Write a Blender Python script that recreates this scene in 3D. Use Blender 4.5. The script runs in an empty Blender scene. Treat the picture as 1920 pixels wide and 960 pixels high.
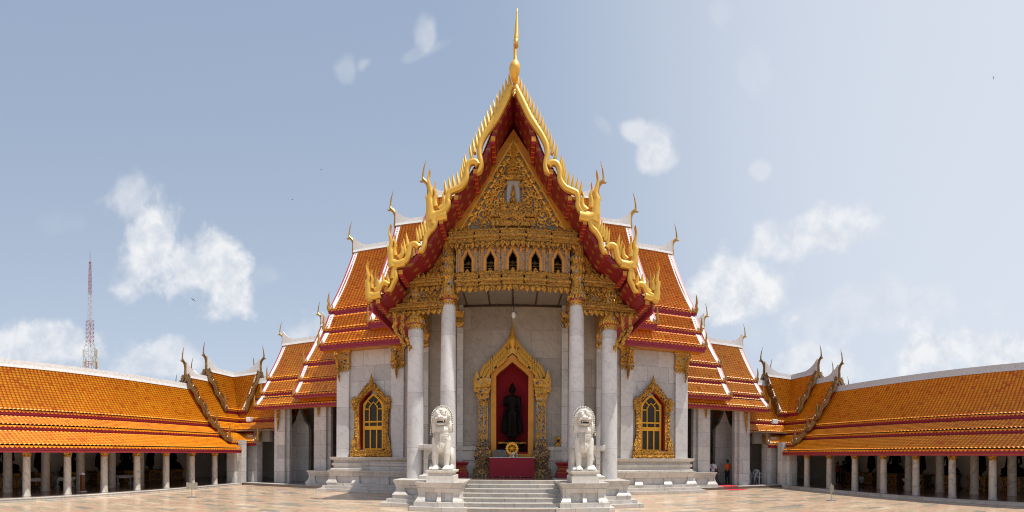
import bpy, math, random
import numpy as np
from mathutils import Vector, Matrix
random.seed(7); rng = np.random.default_rng(7)
PI = math.pi
scene = bpy.context.scene
COL = scene.collection
# ------------------------------------------------------------------ camera, sky, sun, exposure
F, CX, HY, EYE, ROLL = 800.0, 960.0, 852.0, 2.25, 0.0045
cam = bpy.data.cameras.new('camera'); camo = bpy.data.objects.new('camera', cam); COL.objects.link(camo)
cam.type = 'PANO'; cam.panorama_type = 'CENTRAL_CYLINDRICAL'
cam.central_cylindrical_range_u_min = -960/F; cam.central_cylindrical_range_u_max = 960/F
cam.central_cylindrical_range_v_min = -(960-HY)/F; cam.central_cylindrical_range_v_max = HY/F
cam.clip_end = 5000; cam.clip_start = 0.1
camo.location = (0, 0, EYE)
camo.matrix_world = Matrix.Translation((0, 0, EYE)) @ Matrix.Rotation(-ROLL, 4, 'Y') @ Matrix.Rotation(PI/2, 4, 'X')
scene.camera = camo

SUN = Vector((0.34, -0.15, 1.0)).normalized()
sl = bpy.data.lights.new('sun', 'SUN'); so = bpy.data.objects.new('sun', sl); COL.objects.link(so)
sl.energy = 4.7; sl.angle = math.radians(0.6); sl.color = (1.0, 0.955, 0.88)
so.rotation_euler = SUN.to_track_quat('Z', 'Y').to_euler(); so.location = (0, 0, 60)
scene.view_settings.view_transform = 'Standard'; scene.view_settings.look = 'None'
scene.view_settings.gamma = 1; scene.view_settings.exposure = 0.03
scene.view_settings.use_curve_mapping = False

w = bpy.data.worlds.new('World'); scene.world = w; w.use_nodes = True
nt = w.node_tree; nt.nodes.clear()
def nd(nt, t, **k):
    n = nt.nodes.new(t)
    for a, v in k.items():
        if a.startswith('i_'): n.inputs[a[2:].replace('_', ' ')].default_value = v
        elif a.startswith('n'): n.inputs[int(a[1:])].default_value = v
        else: setattr(n, a, v)
    return n
def ln(nt, a, b): nt.links.new(a, b)
sky = nd(nt, 'ShaderNodeTexSky', sky_type='NISHITA', sun_disc=False,
         sun_elevation=math.asin(SUN.z), sun_rotation=math.atan2(SUN.x, SUN.y),
         altitude=0, air_density=1.0, dust_density=2.2, ozone_density=1.0)
hsv = nd(nt, 'ShaderNodeHueSaturation'); hsv.inputs['Saturation'].default_value = 0.8
hsv.inputs['Value'].default_value = 1.0
ln(nt, sky.outputs[0], hsv.inputs['Color'])
tc = nd(nt, 'ShaderNodeTexCoord')
def unit(px, py):
    th = (px-CX)/F; d = Vector((math.sin(th), math.cos(th), (HY-py)/F))
    return (Matrix.Rotation(-ROLL, 3, 'Y') @ d).normalized()
nz = nd(nt, 'ShaderNodeTexNoise', i_Scale=7.5, i_Detail=10.0, i_Roughness=0.56, i_Distortion=0.15); ln(nt, tc.outputs['Generated'], nz.inputs['Vector'])
nz2 = nd(nt, 'ShaderNodeTexNoise', i_Scale=3.2, i_Detail=3.0, i_Roughness=0.5); ln(nt, tc.outputs['Generated'], nz2.inputs['Vector'])
CLOUDS = [  # px, py, half width, half height, tilt, strength
 (268,480,60,85,-.5,.82),(365,520,82,72,.1,.85),(235,375,40,50,-.4,.45),(60,640,105,45,.1,.7),(310,675,70,38,0,.55),
 (800,66,20,34,-.5,.36),(790,96,44,12,.3,.16),(652,132,20,30,-.5,.22),(684,118,22,18,.5,.24),(1195,255,34,20,-.5,.5),(1226,290,36,32,-.3,.6),(1130,235,22,12,-.6,.12),(1500,450,105,42,.12,.62),
 (1400,550,95,56,0,.8),(1425,320,18,18,0,.3),(1740,655,120,52,0,.7),(1880,660,90,45,0,.6),(1540,690,80,36,0,.5),
 (1420,140,28,44,.4,.1),(1345,25,20,30,0,.1),(585,640,60,34,0,.4),(1640,590,240,55,.05,.22),(510,520,34,20,0,.14),(120,420,40,20,0,.06)]
nsum = nd(nt, 'ShaderNodeMapRange'); nsum.inputs['From Min'].default_value = .3; nsum.inputs['From Max'].default_value = .7; nsum.inputs['To Min'].default_value = .28; nsum.inputs['To Max'].default_value = 1.5; ln(nt, nz.outputs[0], nsum.inputs['Value'])
acc = None
for (x, y, hw, hh, tl, st) in CLOUDS:
    c = unit(x, y); right = Vector((c.y, -c.x, 0)).normalized(); up = right.cross(c).normalized()
    r2 = right*math.cos(tl)+up*math.sin(tl); u2 = up*math.cos(tl)-right*math.sin(tl)
    rr = math.hypot(1, (HY-y)/F)
    hw_a = hw/F/rr*1.35; hh_a = hh/F/rr/rr*1.35
    sb = nd(nt, 'ShaderNodeVectorMath', operation='SUBTRACT'); ln(nt, tc.outputs['Generated'], sb.inputs[0]); sb.inputs[1].default_value = c
    d1 = nd(nt, 'ShaderNodeVectorMath', operation='DOT_PRODUCT'); ln(nt, sb.outputs[0], d1.inputs[0]); d1.inputs[1].default_value = r2/hw_a
    d2 = nd(nt, 'ShaderNodeVectorMath', operation='DOT_PRODUCT'); ln(nt, sb.outputs[0], d2.inputs[0]); d2.inputs[1].default_value = u2/hh_a
    dd = nd(nt, 'ShaderNodeVectorMath', operation='DISTANCE'); cm = nd(nt, 'ShaderNodeCombineXYZ')
    ln(nt, d1.outputs['Value'], cm.inputs[0]); ln(nt, d2.outputs['Value'], cm.inputs[1]); ln(nt, cm.outputs[0], dd.inputs[0])
    fld = nd(nt, 'ShaderNodeMath', operation='SUBTRACT'); ln(nt, nsum.outputs[0], fld.inputs[0]); ln(nt, dd.outputs['Value'], fld.inputs[1])
    mr = nd(nt, 'ShaderNodeMapRange', interpolation_type='SMOOTHSTEP'); mr.inputs['From Min'].default_value = -.08; mr.inputs['From Max'].default_value = .5
    mr.inputs['To Max'].default_value = min(1, st*1.25); ln(nt, fld.outputs[0], mr.inputs['Value'])
    if acc is None: acc = mr.outputs[0]
    else:
        mx = nd(nt, 'ShaderNodeMath', operation='MAXIMUM'); ln(nt, acc, mx.inputs[0]); ln(nt, mr.outputs[0], mx.inputs[1]); acc = mx.outputs[0]
cmk = nd(nt, 'ShaderNodeMath', operation='MULTIPLY'); ln(nt, acc, cmk.inputs[0]); cmk.inputs[1].default_value = .9
# pale air towards the horizon and a faint veil
sepd = nd(nt, 'ShaderNodeSeparateXYZ'); ln(nt, tc.outputs['Generated'], sepd.inputs[0])
hz = nd(nt, 'ShaderNodeMapRange'); hz.inputs['From Min'].default_value = .72; hz.inputs['From Max'].default_value = .0
hz.inputs['To Min'].default_value = .62; hz.inputs['To Max'].default_value = .8; ln(nt, sepd.outputs[2], hz.inputs['Value'])
vr = nd(nt, 'ShaderNodeMixRGB'); vr.inputs[1].default_value = (3.3, 4.25, 5.75, 1); vr.inputs[2].default_value = (5.3, 6.0, 7.0, 1)
hz2 = nd(nt, 'ShaderNodeMapRange'); hz2.inputs['From Min'].default_value = .75; hz2.inputs['From Max'].default_value = .0; ln(nt, sepd.outputs[2], hz2.inputs['Value']); ln(nt, hz2.outputs[0], vr.inputs[0])
veil = nd(nt, 'ShaderNodeMixRGB'); ln(nt, vr.outputs[0], veil.inputs[2])
ln(nt, hz.outputs[0], veil.inputs[0]); ln(nt, hsv.outputs[0], veil.inputs[1])
sdt = nd(nt, 'ShaderNodeVectorMath', operation='DOT_PRODUCT'); ln(nt, tc.outputs['Generated'], sdt.inputs[0]); sdt.inputs[1].default_value = Vector((SUN.x+.55, .25, SUN.z*.75)).normalized()
sgl = nd(nt, 'ShaderNodeMapRange', interpolation_type='SMOOTHSTEP'); sgl.inputs['From Min'].default_value = .5; sgl.inputs['From Max'].default_value = 1.03; sgl.inputs['To Max'].default_value = .62; ln(nt, sdt.outputs['Value'], sgl.inputs['Value'])
glow = nd(nt, 'ShaderNodeMixRGB'); glow.inputs[2].default_value = (6.9, 7.2, 7.7, 1); ln(nt, sgl.outputs[0], glow.inputs[0]); ln(nt, veil.outputs[0], glow.inputs[1])
cvn = nd(nt, 'ShaderNodeTexNoise', i_Scale=22.0, i_Detail=6.0, i_Roughness=.6); ln(nt, tc.outputs['Generated'], cvn.inputs['Vector'])
cvr = nd(nt, 'ShaderNodeMixRGB'); cvr.inputs[1].default_value = (5.6, 6.0, 6.6, 1); cvr.inputs[2].default_value = (7.6, 7.6, 7.7, 1)
cvm = nd(nt, 'ShaderNodeMapRange'); cvm.inputs['From Min'].default_value = .35; cvm.inputs['From Max'].default_value = .6; ln(nt, cvn.outputs[0], cvm.inputs['Value']); ln(nt, cvm.outputs[0], cvr.inputs[0])
mixc = nd(nt, 'ShaderNodeMixRGB'); ln(nt, cvr.outputs[0], mixc.inputs[2])
ln(nt, cmk.outputs[0], mixc.inputs[0]); ln(nt, glow.outputs[0], mixc.inputs[1])
bg = nd(nt, 'ShaderNodeBackground', i_Strength=0.12); out = nd(nt, 'ShaderNodeOutputWorld')
ln(nt, mixc.outputs[0], bg.inputs[0]); ln(nt, bg.outputs[0], out.inputs[0])
w.cycles.sampling_method = 'MANUAL'; w.cycles.sample_map_resolution = 512
try: scene.cycles.max_bounces = 6; scene.cycles.diffuse_bounces = 3; scene.cycles.glossy_bounces = 3; scene.cycles.sample_clamp_indirect = 6; scene.cycles.use_denoising = True; scene.cycles.filter_width = 1.05
except Exception: pass

# ------------------------------------------------------------------ helpers
_Rr = Matrix.Rotation(-ROLL, 3, 'Y')
def P(x, y, Y):
    "the point of the sight line through a place of the photograph that lies Y metres ahead"
    th = (x-CX)/F; d = _Rr @ Vector((math.sin(th), math.cos(th), (HY-y)/F))
    k = Y/d.y
    return Vector((d.x*k, Y, EYE+d.z*k))
def PX(x, y, X):
    th = (x-CX)/F; d = _Rr @ Vector((math.sin(th), math.cos(th), (HY-y)/F)); k = X/d.x
    return Vector((X, d.y*k, EYE+d.z*k))
def Zp(x, y, Y): return P(x, y, Y).z

def wl(o):
    v = Vector((0, 0, 0))
    while o is not None: v = v+o.location; o = o.parent
    return v
class MB:
    def __init__(s): s.V = []; s.F = []
    def add(s, vs, fs):
        b = len(s.V); s.V += [tuple(v) for v in vs]; s.F += [tuple(b+i for i in f) for f in fs]
    def box(s, x0, x1, y0, y1, z0, z1):
        if x0 > x1: x0, x1 = x1, x0
        if y0 > y1: y0, y1 = y1, y0
        if z0 > z1: z0, z1 = z1, z0
        s.add([(x0,y0,z0),(x1,y0,z0),(x1,y1,z0),(x0,y1,z0),(x0,y0,z1),(x1,y0,z1),(x1,y1,z1),(x0,y1,z1)],
              [(0,3,2,1),(4,5,6,7),(0,1,5,4),(1,2,6,5),(2,3,7,6),(3,0,4,7)])
    def rect(s, x0, x1, y0, y1, prof):
        "moulded block: stacked rectangles (z, grow)"
        if x0 > x1: x0, x1 = x1, x0
        vs = []; fs = []
        for z, o in prof: vs += [(x0-o,y0-o,z),(x1+o,y0-o,z),(x1+o,y1+o,z),(x0-o,y1+o,z)]
        for i in range(len(prof)-1):
            for k in range(4):
                a = i*4+k; b = i*4+(k+1) % 4; fs.append((a, b, b+4, a+4))
        n = len(prof)-1; fs += [(3,2,1,0), (n*4, n*4+1, n*4+2, n*4+3)]
        s.add(vs, fs)
    def prism(s, poly, M, d0, d1):
        n = len(poly); vs = [M(a, b, d0) for a, b in poly]+[M(a, b, d1) for a, b in poly]
        s.add(vs, [tuple(range(n))[::-1], tuple(range(n, 2*n))]+[(i, (i+1) % n, n+(i+1) % n, n+i) for i in range(n)])
    def ring(s, A, B, M, d0, d1, closed=False):
        "solid band between two outlines with the same number of points"
        n = len(A); vs = []; fs = []
        for i in range(n): vs += [M(*A[i], d0), M(*B[i], d0), M(*B[i], d1), M(*A[i], d1)]
        m = n if closed else n-1
        for i in range(m):
            j = (i+1) % n
            for k in range(4):
                l = (k+1) % 4; fs.append((i*4+k, j*4+k, j*4+l, i*4+l))
        if not closed: fs += [(0,1,2,3), ((n-1)*4+3,(n-1)*4+2,(n-1)*4+1,(n-1)*4)]
        s.add(vs, fs)
    def band(s, path, wid, M, d0, d1, ch=.25):
        "rounded ribbon following a path in a plane"
        n = len(path); vs = []; fs = []; d0 = d0-jit()*2
        if not hasattr(wid, '__len__'): wid = [wid]*n
        for i in range(n):
            a = Vector(path[max(0, i-1)]); b = Vector(path[min(n-1, i+1)]); t = (b-a)
            t = t.normalized() if t.length > 1e-9 else Vector((1, 0)); nn = Vector((-t.y, t.x)); c = Vector(path[i]); h = wid[i]/2; dd = d1-d0
            for (u, d) in ((-1, d0+dd*ch*1.2), (-.55, d0+dd*.05), (.0, d0), (.55, d0+dd*.05), (1, d0+dd*ch*1.2), (1, d1), (-1, d1)):
                q = c+nn*(h*u); vs.append(M(q.x, q.y, d))
        for i in range(n-1):
            for k in range(7):
                l = (k+1) % 7; fs.append((i*7+k, i*7+l, (i+1)*7+l, (i+1)*7+k))
        fs += [tuple(range(7)), tuple((n-1)*7+k for k in range(7))[::-1]]
        s.add(vs, fs)
    def tube(s, pts, rad, n=8, sx=1.0, ref=Vector((0, 1, 0))):
        vs = []; fs = []; m = len(pts); pts = [Vector(p) for p in pts]
        if not hasattr(rad, '__len__'): rad = [rad]*m
        for i in range(m):
            t = (pts[min(m-1, i+1)]-pts[max(0, i-1)])
            t = t.normalized() if t.length > 1e-9 else Vector((0, 0, 1))
            a = t.cross(ref)
            if a.length < 1e-3: a = t.cross(Vector((1, 0, 0)))
            a.normalize(); b = t.cross(a).normalized()
            for k in range(n):
                an = 2*PI*k/n; vs.append(pts[i]+a*(math.cos(an)*rad[i])+b*(math.sin(an)*rad[i]*sx))
        for i in range(m-1):
            for k in range(n):
                l = (k+1) % n; fs.append((i*n+k, i*n+l, (i+1)*n+l, (i+1)*n+k))
        fs += [tuple(range(n))[::-1], tuple((m-1)*n+k for k in range(n))]
        s.add(vs, fs)
    def lathe(s, prof, cx, cy, n=24, rip=0.0, nr=0):
        vs = []; fs = []; m = len(prof)
        for z, r in prof:
            for k in range(n):
                an = 2*PI*k/n; q = r*(1+rip*math.cos(nr*an)) if nr else r
                vs.append((cx+q*math.cos(an), cy+q*math.sin(an), z))
        for i in range(m-1):
            for k in range(n):
                l = (k+1) % n; fs.append((i*n+k, i*n+l, (i+1)*n+l, (i+1)*n+k))
        fs += [tuple(range(n))[::-1], tuple((m-1)*n+k for k in range(n))]
        s.add(vs, fs)
    def ball(s, c, r, n=8, m=5):
        if not hasattr(r, '__len__'): r = (r, r, r)
        vs = [(c[0], c[1], c[2]-r[2])]; fs = []
        for i in range(1, m):
            p = -PI/2+PI*i/m
            for k in range(n):
                a = 2*PI*k/n; vs.append((c[0]+r[0]*math.cos(p)*math.cos(a), c[1]+r[1]*math.cos(p)*math.sin(a), c[2]+r[2]*math.sin(p)))
        vs.append((c[0], c[1], c[2]+r[2])); T = len(vs)-1
        for k in range(n):
            l = (k+1) % n; fs.append((0, 1+l, 1+k)); fs.append((T, T-n+k, T-n+l))
        for i in range(m-2):
            for k in range(n):
                l = (k+1) % n; fs.append((1+i*n+k, 1+i*n+l, 1+(i+1)*n+l, 1+(i+1)*n+k))
        s.add(vs, fs)
    def split(s, name, mat, parent=None, smooth=False, flip=False, gap=0):
        "one object per separate piece"
        par = list(range(len(s.V)))
        def find(i):
            while par[i] != i: par[i] = par[par[i]]; i = par[i]
            return i
        for f in s.F:
            r = find(f[0])
            for i in f[1:]: par[find(i)] = r
        gr = {}
        for f in s.F: gr.setdefault(find(f[0]), []).append(f)
        out = []
        for fs in gr.values():
            ids = sorted({i for f in fs for i in f}); mp = {i: k for k, i in enumerate(ids)}
            m = MB(); m.add([s.V[i] for i in ids], [tuple(mp[i] for i in f) for f in fs]); out.append(m.build(name, mat, parent, smooth, flip))
        return out
    def build(s, name, mat, parent=None, smooth=False, flip=False):
        if not s.V: return None
        me = bpy.data.meshes.new(name)
        off = wl(parent) if parent else Vector((0, 0, 0))
        V = [((-v[0] if flip else v[0])-off.x, v[1]-off.y, v[2]-off.z) for v in s.V]
        Fs = [f[::-1] for f in s.F] if flip else s.F
        me.from_pydata(V, [], Fs); me.materials.append(mat)
        if smooth:
            me.shade_smooth()
            if smooth != 'all': me.set_sharp_from_angle(angle=math.radians(40))
        me.update()
        o = bpy.data.objects.new(name, me); COL.objects.link(o)
        if parent: o.parent = parent
        return o
def tag(o, label=None, cat=None, group=None, kind=None):
    if label: o['label'] = label
    if cat: o['category'] = cat
    if group: o['group'] = group
    if kind: o['kind'] = kind
    return o
def empty(name, loc, label, cat, group=None, rz=0):
    o = bpy.data.objects.new(name, None); COL.objects.link(o); o.location = loc; o.rotation_euler.z = rz
    o.empty_display_size = .3
    return tag(o, label, cat, group)
def copy_tree(o, parent=None):
    c = o.copy(); COL.objects.link(c)
    if parent: c.parent = parent
    for ch in list(o.children): copy_tree(ch, c)
    return c
def MY(y0): return lambda a, b, d: (a, y0+d, b)          # facade plane
def MXp(x0, s=1): return lambda a, b, d: (x0+d*s, a, b)  # plane facing +-x
def crom(pts, k=6):
    "smooth curve through the given points"
    P0 = [np.array(p, float) for p in pts]; P0 = [2*P0[0]-P0[1]]+P0+[2*P0[-1]-P0[-2]]; out = []
    for i in range(1, len(P0)-2):
        a, b, c, d = P0[i-1:i+3]
        for j in range(k):
            t = j/k; out.append(.5*((2*b)+(-a+c)*t+(2*a-5*b+4*c-d)*t*t+(-a+3*b-3*c+d)*t**3))
    out.append(P0[-2]); return [tuple(p) for p in out]
_jit = [0]
def jit():
    _jit[0] = (_jit[0]+1) % 17; return _jit[0]*.0011
def leaf(mb, base, ang, L, W, M, d0, d1, curl=.25):
    "pointed flame or petal with a raised spine"
    ca, sa = math.cos(ang), math.sin(ang); d0 = d0-jit(); rise = min(.05, W*.22)
    prof = [(0, .32), (.2, .5), (.45, .46), (.7, .28), (.88, .12), (1, .01)]; vs = []; fs = []
    for t, h in prof:
        c = curl*t*t*W*1.4
        for a, b, d in ((t*L, c+h*W, d0), (t*L, c, d0-rise*min(1, h*2)), (t*L, c-h*W, d0), (t*L, c-h*W, d1), (t*L, c+h*W, d1)):
            vs.append(M(base[0]+a*ca-b*sa, base[1]+a*sa+b*ca, d))
    for i in range(len(prof)-1):
        for k in range(5):
            l = (k+1) % 5; fs.append((i*5+k, i*5+l, (i+1)*5+l, (i+1)*5+k))
    fs += [(0, 1, 2, 3, 4), tuple(range(25, 30))[::-1]]; mb.add(vs, fs)
def spiral(mb, c, R, ang, turns, M, r, sgn=1, n=22):
    pts = []
    for i in range(n+1):
        t = i/n; a = ang+sgn*turns*2*PI*t; q = R*(1-.82*t)
        pts.append(M(c[0]+q*math.cos(a), c[1]+q*math.sin(a), -r*.6))
    mb.tube(pts, [r*(1-.45*i/n) for i in range(n+1)], n=5)
    for k in range(3):
        a = ang+sgn*(-.2+.9*k)*1.1
        leaf(mb, (c[0]+R*math.cos(a), c[1]+R*math.sin(a)), a+sgn*.7, R*.6, R*.42, M, -r, 0, curl=sgn*.4)
    mb.ball(M(c[0], c[1], -r), r*1.5, 6, 4)

# ------------------------------------------------------------------ materials
def principled(name):
    m = bpy.data.materials.new(name); m.use_nodes = True; nt = m.node_tree
    b = nt.nodes['Principled BSDF']; return m, nt, b
def setp(b, **k):
    for a, v in k.items(): b.inputs[a.replace('_', ' ')].default_value = v
def ramp(nt, stops, fac, interp='LINEAR'):
    r = nt.nodes.new('ShaderNodeValToRGB'); cr = r.color_ramp; cr.interpolation = interp
    while len(cr.elements) > 1: cr.elements.remove(cr.elements[0])
    cr.elements[0].position = stops[0][0]; cr.elements[0].color = (*stops[0][1], 1)
    for p, c in stops[1:]:
        e = cr.elements.new(p); e.color = (*c, 1)
    ln(nt, fac, r.inputs[0]); return r.outputs[0]
def mixc_(nt, fac, a, b, mode='MIX'):
    m = nt.nodes.new('ShaderNodeMixRGB'); m.blend_type = mode
    for i, v in ((0, fac), (1, a), (2, b)):
        if isinstance(v, (int, float)): m.inputs[i].default_value = v
        elif isinstance(v, tuple): m.inputs[i].default_value = (*v, 1) if len(v) == 3 else v
        else: ln(nt, v, m.inputs[i])
    return m.outputs[0]
def bump(nt, b, h, dist=.02, st=.6):
    n = nt.nodes.new('ShaderNodeBump'); n.inputs['Distance'].default_value = dist; n.inputs['Strength'].default_value = st
    ln(nt, h, n.inputs['Height']); ln(nt, n.outputs[0], b.inputs['Normal'])
def pos(nt): return nt.nodes.new('ShaderNodeNewGeometry').outputs['Position']
def facing_uv(nt, k=1.0):
    "wall coordinates: along the wall, height"
    p = pos(nt); s = nd(nt, 'ShaderNodeSeparateXYZ'); ln(nt, p, s.inputs[0])
    a = nd(nt, 'ShaderNodeMath', operation='ADD'); ln(nt, s.outputs[0], a.inputs[0]); ln(nt, s.outputs[1], a.inputs[1])
    c = nd(nt, 'ShaderNodeCombineXYZ'); ln(nt, a.outputs[0], c.inputs[0]); ln(nt, s.outputs[2], c.inputs[1]); return c.outputs[0], p
def plain(name, col, rough=.6, metal=0, var=.12, scale=3.0, bmp=0, spec=.5):
    m, nt, b = principled(name); setp(b, Roughness=rough, Metallic=metal); b.inputs['Specular IOR Level'].default_value = spec
    n = nd(nt, 'ShaderNodeTexNoise', i_Scale=scale, i_Detail=6.0, i_Roughness=.6); ln(nt, pos(nt), n.inputs['Vector'])
    c = ramp(nt, [(.25, tuple(x*(1-var) for x in col)), (.75, tuple(min(1, x*(1+var)) for x in col))], n.outputs[0])
    ln(nt, c, b.inputs['Base Color'])
    if bmp: bump(nt, b, n.outputs[0], bmp)
    return m
def marble(name, base, block=(1.35, .78), joint=.012, vein=.25, rough=.38, warm=0.0, stain=.3):
    m, nt, b = principled(name); setp(b, Roughness=rough)
    uv, p = facing_uv(nt)
    br = nd(nt, 'ShaderNodeTexBrick', offset=.5); br.inputs['Scale'].default_value = 1.0
    br.inputs['Mortar Size'].default_value = joint; br.inputs['Mortar Smooth'].default_value = .2
    br.inputs['Brick Width'].default_value = block[0]; br.inputs['Row Height'].default_value = block[1]
    br.inputs['Color1'].default_value = (*[c*.83 for c in base], 1); br.inputs['Color2'].default_value = (*[min(1, c*1.1) for c in base], 1)
    br.inputs['Mortar'].default_value = (*[c*.55 for c in base], 1); br.inputs['Bias'].default_value = 0
    ln(nt, uv, br.inputs['Vector'])
    n1 = nd(nt, 'ShaderNodeTexNoise', i_Scale=1.1, i_Detail=8.0, i_Roughness=.65, i_Distortion=1.6); ln(nt, p, n1.inputs['Vector'])
    wv = nd(nt, 'ShaderNodeTexWave', i_Scale=.8, i_Distortion=14.0, i_Detail=5.0); wv.inputs['Detail Scale'].default_value = 1.3; wv.bands_direction = 'DIAGONAL'
    ln(nt, p, wv.inputs['Vector'])
    v = ramp(nt, [(0, (1-vein,)*3), (.09, (1, 1, 1))], wv.outputs['Fac'])
    c = mixc_(nt, 1.0, br.outputs[0], v, 'MULTIPLY')
    c = mixc_(nt, 1.0, c, ramp(nt, [(.25, (.8, .8, .82)), (.5, (1, 1, 1)), (.75, (1.06, 1.05, 1.02))], n1.outputs[0]), 'MULTIPLY')
    mp_ = nd(nt, 'ShaderNodeMapping'); mp_.inputs['Scale'].default_value = (1.7, 1.7, .3); ln(nt, p, mp_.inputs['Vector'])
    n2 = nd(nt, 'ShaderNodeTexNoise', i_Scale=1.0, i_Detail=6.0, i_Roughness=.7); ln(nt, mp_.outputs[0], n2.inputs['Vector'])
    st = ramp(nt, [(.5, (0, 0, 0)), (.72, (stain,)*3)], n2.outputs[0])
    c = mixc_(nt, st, c, tuple(x*y for x, y in zip(base, (.78, .68, .55))))
    ln(nt, c, b.inputs['Base Color'])
    bump(nt, b, br.outputs['Fac'], -.01, .4)
    return m
def ornate(name, gold=(.78, .42, .07), gap=(.09, .035, .03), scale=9.0, glass=None, rough=.38, metal=.55, gapw=.42, dist=.05):
    "carved and gilded stucco: gilt relief over dark ground, with glass chips"
    m, nt, b = principled(name)
    vo = nd(nt, 'ShaderNodeTexVoronoi', i_Scale=scale); vo.feature = 'DISTANCE_TO_EDGE'; p = pos(nt); ln(nt, p, vo.inputs['Vector'])
    no = nd(nt, 'ShaderNodeTexNoise', i_Scale=scale*1.6, i_Detail=5.0, i_Distortion=2.2, i_Roughness=.6); ln(nt, p, no.inputs['Vector'])
    fac = ramp(nt, [(gapw-.06, (0, 0, 0)), (gapw+.06, (1, 1, 1))], no.outputs[0])
    g2 = ramp(nt, [(.3, tuple(x*.72 for x in gold)), (.7, tuple(min(1, x*1.18) for x in gold))], no.outputs[0])
    base = mixc_(nt, fac, gap, g2)
    if glass:
        vc = nd(nt, 'ShaderNodeTexVoronoi', i_Scale=scale*2.1); ln(nt, p, vc.inputs['Vector'])
        wn = nd(nt, 'ShaderNodeSeparateColor'); ln(nt, vc.outputs['Color'], wn.inputs[0])
        g = ramp(nt, [(.0, glass[0]), (.5, glass[1]), (.8, glass[2])], wn.outputs[1], 'CONSTANT')
        k = ramp(nt, [(glass[3]-.01, (0, 0, 0)), (glass[3], (1, 1, 1))], wn.outputs[0])
        base = mixc_(nt, k, base, g)
    ln(nt, base, b.inputs['Base Color']); setp(b, Roughness=rough)
    mm = nd(nt, 'ShaderNodeMath', operation='MULTIPLY'); ln(nt, fac, mm.inputs[0]); mm.inputs[1].default_value = metal; ln(nt, mm.outputs[0], b.inputs['Metallic'])
    bump(nt, b, no.outputs[0], dist, .9); return m

GOLD = plain('gilt_bright', (.79, .455, .07), .4, .35, .1, 2.5)
GOLDD = ornate('gilt_carved', (.70, .35, .045), (.05, .02, .012), scale=4.6, gapw=.46, dist=.08)
GOLDM = ornate('gilt_mosaic', (.72, .38, .055), (.07, .03, .03), scale=5.0, glass=((.35, .4, .42), (.04, .06, .14), (.42, .42, .38), .86), gapw=.42)
GOLDC = ornate('gilt_cornice', (.58, .29, .04), (.06, .04, .03), scale=6.5, gapw=.45, dist=.05)
GOLDF = plain('gilt_flat', (.60, .24, .024), .45, .3, .22, 2.0)
GOLDG = ornate('gilt_weathered', (.32, .16, .03), (.06, .045, .035), scale=6, gapw=.46, metal=.3)
GOLDY = plain('gilt_yellow', (.85, .42, .02), .4, .2, .1, 6.0)
MOSG = ornate('mosaic_grid', (.55, .33, .1), (.12, .09, .14), scale=7, glass=((.35, .36, .42), (.07, .07, .18), (.4, .4, .4), .8), gapw=.44)
SILVB = ornate('mosaic_bright', (.62, .62, .60), (.34, .34, .36), scale=20, metal=.2, gapw=.42, rough=.2)
SILV = ornate('mosaic_silver', (.42, .39, .36), (.16, .14, .14), scale=16, metal=.2, gapw=.5, rough=.25)
MOSD = ornate('mosaic_dark', (.6, .33, .07), (.045, .035, .045), scale=5, gapw=.535)
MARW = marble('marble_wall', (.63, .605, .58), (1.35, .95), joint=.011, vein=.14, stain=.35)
MARN = marble('marble_wall_shaded', (.39, .335, .28), (2.1, 1.45), joint=.008, vein=.16, stain=.35)  # darker, warmer marble: porch shade and gilt bounce light set in the colour
MARC = marble('marble_column', (.72, .705, .695), (40, 2.55), joint=.008, vein=.12, stain=.12)
MARP = marble('marble_plinth', (.62, .58, .53), (1.3, .9), vein=.14, stain=.5)
MARS = marble('marble_step', (.54, .50, .45), (1.25, 4.0), joint=.012, vein=.16, stain=.3)
MARG = marble('marble_gallery', (.60, .54, .47), (40, 40), vein=.34, stain=.45)
LIONM = plain('white_stone', (.70, .665, .60), .6, 0, .12, 7, .01)
LIME = plain('limewash_white', (.78, .77, .75), .75, 0, .1, 3)
m, nt_, b_ = principled('ridge_white')
n_ = nd(nt_, 'ShaderNodeTexNoise', i_Scale=7.0, i_Detail=8.0, i_Roughness=.8); ln(nt_, pos(nt_), n_.inputs['Vector'])
ln(nt_, ramp(nt_, [(.28, (.16, .14, .13)), (.44, (.62, .61, .59)), (.7, (.76, .75, .73))], n_.outputs[0]), b_.inputs['Base Color']); setp(b_, Roughness=.8); RIDGE = m
MAROON = plain('maroon_paint', (.33, .022, .045), .5, 0, .35, 9)
REDP = plain('red_paint', (.34, .012, .02), .45, 0, .2, 4)
HORN = plain('gilt_backlit', (.44, .24, .04), .4, .3, .3, 5)  # gilt darkened in its colour for the backlit look of horns and finials
GSCR = plain('gilt_relief', (.66, .34, .045), .38, .4, .2, 3)
REDN = plain('niche_red', (.33, .004, .013), .8, 0, .25, 2.2)
REDC = plain('red_cloth', (.29, .005, .02), .7, 0, .12, 1.5)
REDCAR = plain('red_carpet', (.55, .03, .05), .95, 0, .12, 8)
BRONZE = plain('dark_bronze', (.011, .008, .007), .55, 0, .4, 6, 0, .08)
DARK = plain('dark_interior', (.02, .017, .015), .8)
WOODD = plain('dark_wood', (.06, .028, .015), .5, 0, .4, 8)
CEIL = plain('ceiling_board', (.22, .19, .16), .8, 0, .15, 2)
BEIGE = plain('gallery_wall_paint', (.70, .64, .56), .85, 0, .12, 1.4)
GLASSM, ntg, bg_ = principled('window_glass'); setp(bg_, Roughness=.35); bg_.inputs['Specular IOR Level'].default_value = .2
ng = nd(ntg, 'ShaderNodeTexVoronoi', i_Scale=14.0); ng.feature = 'DISTANCE_TO_EDGE'; ln(ntg, pos(ntg), ng.inputs['Vector'])
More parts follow.
